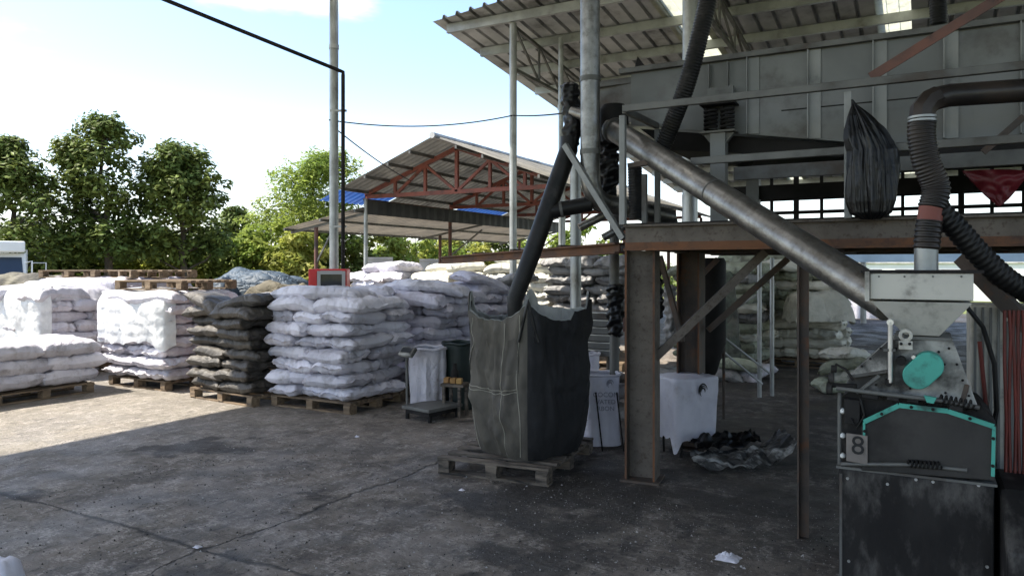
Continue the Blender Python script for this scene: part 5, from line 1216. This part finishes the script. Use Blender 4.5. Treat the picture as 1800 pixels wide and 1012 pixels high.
# lifting ear with a hole
ear = MB(); cc = PV(1592, 589, VM+.03); k = 20
ring = lambda rr_, y: [Vector((cc.x+rr_*math.cos(i*2*PI/k), y, cc.z+rr_*math.sin(i*2*PI/k))) for i in range(k)]
for y in (cc.y-.012, cc.y+.012): pass
o_, i_ = ring(.030, cc.y-.012), ring(.015, cc.y-.012); o2, i2 = ring(.030, cc.y+.012), ring(.015, cc.y+.012)
ear.add(o_+i_+o2+i2, [(a, (a+1)%k, k+(a+1)%k, k+a) for a in range(k)]+[(2*k+(a+1)%k, 2*k+a, 3*k+a, 3*k+(a+1)%k) for a in range(k)]+[(a, 2*k+a, 2*k+(a+1)%k, (a+1)%k) for a in range(k)]+[(k+(a+1)%k, 3*k+(a+1)%k, 3*k+a, k+a) for a in range(k)])
ear.box((cc.x, cc.y, cc.z-.046), (.058,.0235,.04)); ear.build('lifting_ear', 'mach_hopper', t, bevel=.002)
for px in (1584, 1599): c = PV(px, 604, VM+.012); MB().tube([c, c-Vector((0,.008,0))], .007, 8).build('bolt', 'black', t)
MB().tube([PV(1500,668,VM-.01), PV(1488,650,VM-.01), PV(1470,640,VM), PV(1462,655,VM)], .007, 8).build('crank_handle', 'black', t, smooth=True)
MB().bar(PV(1505,690,VM-.02), PV(1545,660,VM+.01), .014, .012).build('link_arm', 'steel_grey', t)
MB().bar(PV(1690,712,VM+.02), PV(1700,676,VM+.06), .018, .012).build('link_arm', 'rust', t)
for px, py, w_, h_ in ((1530,694,26,12),(1570,698,18,10),(1605,702,16,9),(1680,716,20,10)):
    c = PV(px, py, VM-.01); MB().box(c, (w_/F*3.55, .035, h_/F*3.55), rot=Matrix.Rotation(.12, 3, 'Y')).build('hinge_block', 'mach_dark', t, bevel=.003)
MB().tube([PV(1512,700,VM-.01), PV(1520,730,VM-.02), PV(1506,752,VM-.02), PV(1496,735,VM-.01)], .006, 8).build('loose_cable', 'rubber', t, smooth=True)
rc = random.Random(8)
cake = MB()
for _ in range(120):
    px = rc.uniform(1500,1725); py = 684 + (px-1480)*.15 + rc.uniform(-3,5); c = PV(px, py, VM+rc.uniform(.0,.05)); s_ = rc.uniform(.003,.010)
    cake.add([c+Vector((-s_,0,0)), c+Vector((s_*.5,-s_,0)), c+Vector((s_*.6,s_,0)), c+Vector((0,0,s_*1.1))], [(0,1,3),(1,2,3),(2,0,3),(0,2,1)])
tag(cake.build('caked_dust', 'black', t), None, None, kind='stuff')
# front handle cluster at left
MB().tube([PV(1456,676,VM), PV(1506,679,VM)], .012, 12).build('crank_shaft', 'black', t, smooth=True)
for px, py, r in ((1461,664,.026),(1458,682,.03),(1466,648,.018)): c = PV(px,py,VM); MB().tube([c-Vector((.012,0,0)), c+Vector((.012,.0,0))], r, 14).build('clamp_knob', 'mach_dark', t, smooth=True)
MB().tube([PV(1476,690,VM+.02), PV(1476,815,VM+.02)], .010, 10).build('side_rod', 'steel_grey', t, smooth=True)
poly([(1484,700),(1512,704),(1512,748),(1484,744)], .0, .055, 'latch_block', 'mach_dark', t, .004)
for px, py in ((1500,655),(1515,643),(1530,630),(1548,612),(1575,612),(1668,612),(1682,640),(1692,668),(1703,695),(1660,640),(1662,690),(1540,676),(1600,682),(1650,618)):
    c = PV(px, py, VM+.02 if px < 1560 and py < 650 else VM+.08); MB().tube([c+Vector((0,.004,0)), c-Vector((0,.007,0))], .006, 6).build('bolt', 'black', t)
for px in (1545,1590,1640,1690):
    c = PV(px, 486, VM+.02); MB().tube([c+Vector((0,.004,0)), c-Vector((0,.005,0))], .005, 6).build('bolt', 'steel_grey', t)
for px, py in ((1490,840),(1560,850),(1640,846),(1720,852),(1492,985),(1735,995),(1610,842)):
    c = PV(px, py, VM); MB().tube([c+Vector((0,.004,0)), c-Vector((0,.007,0))], .007, 6).build('bolt', 'chrome', t)
MB().bar(PV(1478,832,VM-.002), PV(1478,1085,VM-.002), .012, .006).build('base_edge', 'steel_grey', t)
# hopper
def fr(px0, px1, py0, qx0, qx1, py1, d0, d1, e0, e1):
    A_ = [PV(px0,py0,VM), PV(px1,py0,VM), PV(qx1,py1,VM), PV(qx0,py1,VM)]
    vs = [Vector((A_[0].x,VM+d0,A_[0].z)), Vector((A_[1].x,VM+d0,A_[0].z)), Vector((A_[2].x,VM+e0,A_[2].z)), Vector((A_[3].x,VM+e0,A_[2].z)),
          Vector((A_[0].x,VM+d1,A_[0].z)), Vector((A_[1].x,VM+d1,A_[0].z)), Vector((A_[2].x,VM+e1,A_[2].z)), Vector((A_[3].x,VM+e1,A_[2].z))]
    return MB().add(vs, [(0,3,2,1),(4,5,6,7),(0,1,5,4),(3,7,6,2),(0,4,7,3),(1,2,6,5)])
hp = fr(1529,1712,480,1529,1712,529,.02,.46,.02,.46).build('hopper', 'mach_hopper', t, bevel=.004)
fr(1530,1711,529.5,1590,1652,594,.024,.456,.10,.40).build('hopper_cone', 'mach_hopper', t, bevel=.003)
MB().box(((PV(1529,480,VM).x+PV(1712,480,VM).x)/2, VM+.24, PV(1529,477,VM).z), (.50,.47,.012)).build('hopper_rim', 'black', t)
MB().box((PV(1530,500,VM).x-.014, VM+.12, PV(1529,503,VM).z), (.02,.25,.14)).build('inlet_plate', 'mach_hopper', t)
MB().box((PV(1622,597,VM).x, VM+.25, PV(1622,597,VM).z), (.24,.36,.014)).build('neck_flange', 'steel_grey', t)
MB().bar(PV(1548,526,VM+.016), PV(1556,526.5,VM+.016), .006, .004).build('slot', 'ink', hp); MB().bar(PV(1570,526.5,VM+.016), PV(1590,527,VM+.016), .006, .004).build('slot', 'ink', hp)
# fan/motor mass at right behind the hopper
# ---------------------------------------------------------------- right edge
t = thing('control_cabinet', 'tall dusty grey cabinet with ribbed side behind the mill', 'cabinet', PV(1735, HOR, 4.75)*Vector((1,1,0)) if False else Vector((PV(1735,HOR,4.75).x,4.75,0)))
ca = PV(1706, HOR, 4.65).x; MB().box((ca+.16, 4.86, .70), (.32,.42,1.40)).build('cabinet_body', 'mach_hopper', t, bevel=.008)
for k in range(4): MB().box((ca+.02+.035*k, 4.645, .70), (.012,.02,1.38)).build('rib', 'panel_grey', t)
MB().box((ca+.235, 4.642, .72), (.16,.012,1.2)).build('door', 'panel_grey', t)
tag(MB().box((ca+1.4, 5.05, .86), (1.9,.06,1.72)).box((ca+1.4, 5.00, 1.70), (1.9,.05,.05)).box((ca+.48,5.0,.84),(.05,.05,1.66)).build('dark_partition', 'black'), 'dark sheet partition at the right edge behind the red hoses', 'partition')
tag(MB().bar(PV(1690,452,4.6), PV(1830,595,4.4), .05, .075).build('angled_beam', 'rust'), 'dark brown beam slanting down to the right behind the hopper', 'beam')
for i in range(5):
    px = 1766+i*8; w_ = ['leftmost','second','middle','fourth','rightmost'][i]
    p0_ = PV(px, 545, 4.28); p1_ = PV(px+1.5*math.sin(i), 640, 4.28); p2_ = PV(px+2, 830, 4.28); p3_ = PV(px-14+i*4, 858, 4.25)
    tag(MB().tube([p0_, p0_.lerp(p1_,.5)+Vector((.006*math.sin(i*2),0,0)), p1_, p1_.lerp(p2_,.5)+Vector((.005*math.cos(i*3),0,0)), p2_, p3_], .0075, 10).build('red_cable', 'red_hose', smooth=True), f'red conduit hanging at the right edge, {w_} of five', 'cable', 'red conduits at the right edge')
tag(MB().tube([PV(1722,600,4.45),PV(1728,660,4.42),PV(1734,720,4.42),PV(1736,790,4.42)], .010, 8).build('red_cable', 'red_hose', smooth=True), 'single dull red cable running down the cabinet front', 'cable')
tag(MB().tube([PV(1700,540,4.4),PV(1728,575,4.4),PV(1748,640,4.4),PV(1752,720,4.4),PV(1742,770,4.4)], .011, 8).build('black_cable', 'rubber', smooth=True), 'black cable drooping across the cabinet front', 'cable')
ub = PV(1752, 900, 3.95).x
t = thing('motor_housing', 'black motor housing cut by the lower right corner', 'motor', (ub+.3, 4.0, 0))
MB().prism([(3.62,0),(4.35,0),(4.35,.62),(3.95,.62),(3.62,.45)], lambda p: U3(ub+.012, p[0], p[1]), lambda p: U3(ub+.8, p[0], p[1])).build('housing', 'mach_dark', t, bevel=.02)
MB().box((ub+.4, 3.6, .2), (.5,.04,.3)).build('end_cover', 'black', t, bevel=.01)

# ---------------------------------------------------------------- rear of the hall: sacks and clutter under the platform
GR = 'sacks piled at the rear of the hall'; pr_g = 'pallets under the rear hall sacks'
def at(px, Y): p = P(px, HOR, Y); return p.x, p.y
x, y = at(1470, 11.6)
palletc(x, y, -.1, 0, 'pallet under the rear stack right of the angle post', pr_g)
stack(x, y, -.1, 10, 'rear stack right of the angle post', GR, 'dusty cream', 'sack_cream', H=.155, W_=1.15, D_=1.0, jit=.045, mats={5:'sack_green',6:'sack_green',8:'sack_green'}, keep=lambda k, n: 'front' in n or k > 8 or 'right' in n)
x, y = at(1372, 12.6)
palletc(x, y, .05, 0, 'pallet under the rear stack by the thin galvanised pipes', pr_g)
stack(x, y, .05, 11, 'rear stack by the thin pipes', GR, 'dusty green', 'sack_green', H=.15, W_=1.2, D_=1.0, jit=.05, mats={3:'sack_cream',6:'sack_cream',7:'sack_green',9:'sack_cream'}, keep=lambda k, n: 'front' in n or k > 9 or 'right' in n)
x, y = at(1412, 13.6)
stack(x, y, .05, 11, 'hindmost rear stack', GR, 'pale dusty', 'sack_cream', H=.152, W_=1.2, D_=1.0, jit=.05, keep=lambda k, n: ('front' in n or 'right' in n) and k > 3)
cover('crumpled_sheet', 'crumpled cream sacking slumped over the rear stack right of the angle post', *at(1436, 11.5), .95, .75, 1.10, .12, 'sack_cream', 12, rz=.5, hang=.35, cat='sacking')
heap('white wrapped sunlit pallet load seen behind the mill', 1520, 24, 120, 500, 1.2, 'white_plastic', 26, cat='pallet load', name='wrapped_load')
x, y = at(1322, 11.3)
palletc(x, y, -.12, 0, 'pallet under the rear stack behind the deck braces', pr_g)
stack(x, y, -.12, 10, 'rear stack behind the deck braces', GR, 'mottled', 'sack_green', H=.15, W_=1.2, D_=1.0, jit=.06, mats={2:'sack_cream',4:'sack_grey',5:'sack_cream',8:'sack_grey'}, keep=lambda k, n: 'front' in n or k > 8 or 'right' in n)
heap('green dusty tarpaulin hanging over the rear stack right of the second column', 1262, 11.0, 62, 462, .5, 'tarp_green', 21, cat='tarpaulin')
# grey sack wall seen between bulk bag and column
x, y = at(1092, 11.4)
palletc(x, y, 0, 0, 'pallet under the grey stack behind the bulk bag', pr_g)
stack(x, y, 0, 11, 'grey stack behind the bulk bag', GR, 'dusty grey', 'sack_grey', H=.147, W_=1.25, D_=1.0, jit=.035, keep=lambda k, n: k > 4 and ('front' in n or k > 9))
# slatted dark panel in front of it
a, b = P(985, HOR, 8.9), P(1082, HOR, 8.6)
t = thing('steel_sheet_rack', 'dark rack of stacked steel sheets with bright edges behind the bulk bag', 'rack', (a+b)*.5*Vector((1,1,0)) if False else Vector(((a.x+b.x)/2,(a.y+b.y)/2,0)))
for k in range(6):
    z = .62+k*.085
    MB().bar(Vector((a.x,a.y,z)), Vector((b.x,b.y,z)), .35, .062).build('sheet', 'steel_grey', t)
    MB().bar(Vector((a.x,a.y,z+.037))+(cam2w(0,-.178,0)), Vector((b.x,b.y,z+.037))+cam2w(0,-.178,0), .02, .009).build('bright_edge', 'chrome', t)
for f in (.1,.9): q_ = a.lerp(b,f); MB().box((q_.x,q_.y,.29), (.06,.3,.58), .45).build('rack_leg', 'steel_grey', t)
# clutter behind the column
def tubebag(px, Y, py0, py1, r, mat, seed, lab):
    x = P(px, HOR, Y); wrap('hanging_bag', lab, [P(px,py0,Y), P(px+4,(py0+py1)/2,Y), P(px+2,py1,Y)], r, mat, seed, .02)['category'] = 'bag'
tubebag(1150, 7.4, 460, 560, .06, 'bag_black', 5, 'black bag hanging in the dark between the rusty columns')
tubebag(1176, 8.2, 500, 600, .06, 'sack_grey', 6, 'grey limp bag hanging between the rusty columns')
def pile(px, Y, items, what):
    for i, (dx, z, rz, tx, ty, m, pos) in enumerate(items):
        p = P(px, HOR, Y) + cam2w(dx, .1*(i%2), 0); put_sack('top', m, (p.x, p.y, z), rz, f'{pos} {what}', 'loose limp sacks lying about the hall', sc=.85, tilt=(tx, ty))
pile(1300, 10.6, ((-.3,0,.3,.1,0,'sack_grey','flat dusty'),(.25,.02,1.2,.1,.2,'sack_white','pale upright'),(0,.13,.1,.15,-.1,'sack_green','greenish upper')), 'limp sack at the foot of the rear stacks')
pile(1490, 9.6, ((-.1,0,.5,.1,.1,'sack_green','lowest'),(.05,.13,1.6,-.2,.1,'sack_cream','second'),(-.03,.26,.2,.2,.2,'sack_green','third'),(.03,.38,1.1,.1,-.2,'sack_cream','topmost')), 'crumpled sack in the heap behind the mill crank')
pile(1690, 8.0, ((0,0,.5,.1,.1,'sack_green','lowest'),(.05,.15,1.6,-.2,.1,'sack_grey','second'),(-.03,.3,.2,.2,.2,'sack_green','third'),(.03,.45,1.1,.1,-.2,'sack_cream','fourth'),(0,.6,.4,.2,.1,'sack_grey','topmost')), 'dusty sack in the heap right of the hopper cone')
pile(1172, 8.2, ((0,0,.5,.1,.1,'sack_grey','lowest'),(.05,.15,1.6,-.2,.1,'sack_white','second'),(-.03,.3,.2,.2,.2,'sack_grey','topmost')), 'crumpled sack in the heap behind the rusty column')
pile(1062, 8.0, ((0,0,.5,.1,.1,'sack_grey','lowest'),(.05,.15,1.6,-.2,.1,'sack_white','middle'),(-.03,.3,.2,.2,.2,'sack_white','topmost')), 'white sack in the heap behind the low bench')
x = P(1192, HOR, 7.7)
tag(MB().tube([Vector((x.x-.25,x.y-.1,.34)), Vector((x.x+.25,x.y+.1,.34))], .14, 20).tube([Vector((x.x-.27,x.y-.108,.34)), Vector((x.x-.1,x.y-.04,.34))], .09, 14).build('sheet_roll', 'tarp_black', smooth=True), 'dark rolled sheeting lying left of the second rusty column', 'roll')
nb = MB()
nb.grid(60, 6, lambda i, j: Vector((-3.5+11.5*i, 23.3+.06*math.sin(i*70)+.02*j, 1.75+1.15*j)))
tag(nb.build('hanging_netting', 'netting', smooth=True), 'pale blue netting strung along the far edge of the hall', 'netting')
tk = P(1240, HOR, 7.9)
t = thing('dark_tank', 'sooty black tank hanging in the dark behind the second rusty column', 'tank', (tk.x,tk.y,0))
MB().lathe((tk.x,tk.y,0), [(.07,.42),(.12,.50),(.20,.78),(.21,.80),(.21,1.66),(.19,1.70)], 28).build('tank_shell', 'black', t, smooth=True)
for k in range(3):
    a_ = k*2.1+.4; MB().tube([Vector((tk.x+.19*math.cos(a_), tk.y+.19*math.sin(a_), 0)), Vector((tk.x+.19*math.cos(a_), tk.y+.19*math.sin(a_), .9))], .016, 8).build('leg', 'rust', t)
MB().tube([Vector((tk.x,tk.y,.44)), Vector((tk.x,tk.y,.30)), Vector((tk.x-.12,tk.y-.05,.22))], .045, 14).build('outlet', 'steel_grey', t, smooth=True)
# distant white building strip and sunlit wall at the far right
a = P(1440, HOR, 40); b = P(1850, HOR, 34)
t = thing('white_warehouse', 'long low white warehouse wall far beyond the rear of the hall', 'building', ((a.x+b.x)/2,(a.y+b.y)/2,0))
MB().bar(Vector((a.x,a.y,.9)), Vector((b.x,b.y,.9)), .25, 1.8).build('wall', 'white_paint', t)
MB().bar(Vector((a.x,a.y,1.86)), Vector((b.x,b.y,1.86)), .5, .10).build('roof_edge', 'roof_old', t)
dr = (b-a).normalized()
for f in (.08,.25,.42,.6,.8): c_ = a.lerp(b,f); MB().box((c_.x-dr.y*-.0+dr.y*.14*1, c_.y-dr.x*.14, 1.25), (1.1,.06,.5), math.atan2(dr.y,dr.x)).build('window', 'glass_dark', t)

# ---------------------------------------------------------------- sacks that neither the photograph nor a step aside shows are left out
bpy.context.view_layer.update()
films = [o for o in COL.objects if o.name.startswith('plastic_film') or o.name.startswith('crumpled_sheet')]
for o in films: o.hide_viewport = True
dg = bpy.context.evaluated_depsgraph_get()
seen = {}
for k, dx in enumerate((0, -.45, .45)):
    org = cam2w(dx, 0, HC); st = 4 if k == 0 else 10
    for py in range(440, 740, st):
        for px in range(0, 1560, st):
            d = (cam2w((px-900)/F, 1, (HOR-py)/F)).normalized()
            ok, loc, n_, idx, ob, mt = scene.ray_cast(dg, org, d, distance=30)
            if ok: seen[ob.name] = seen.get(ob.name, 0) + (1 if k == 0 else .02)
for o in films: o.hide_viewport = False
SACKS.sort(key=lambda o: -seen.get(o.name, 0))
for i, o in enumerate(SACKS):
    if i >= 296 or seen.get(o.name, 0) < .02: bpy.data.objects.remove(o)
print('SACKS', len(SACKS), sum(1 for s in seen if s.startswith('woven_sack')))
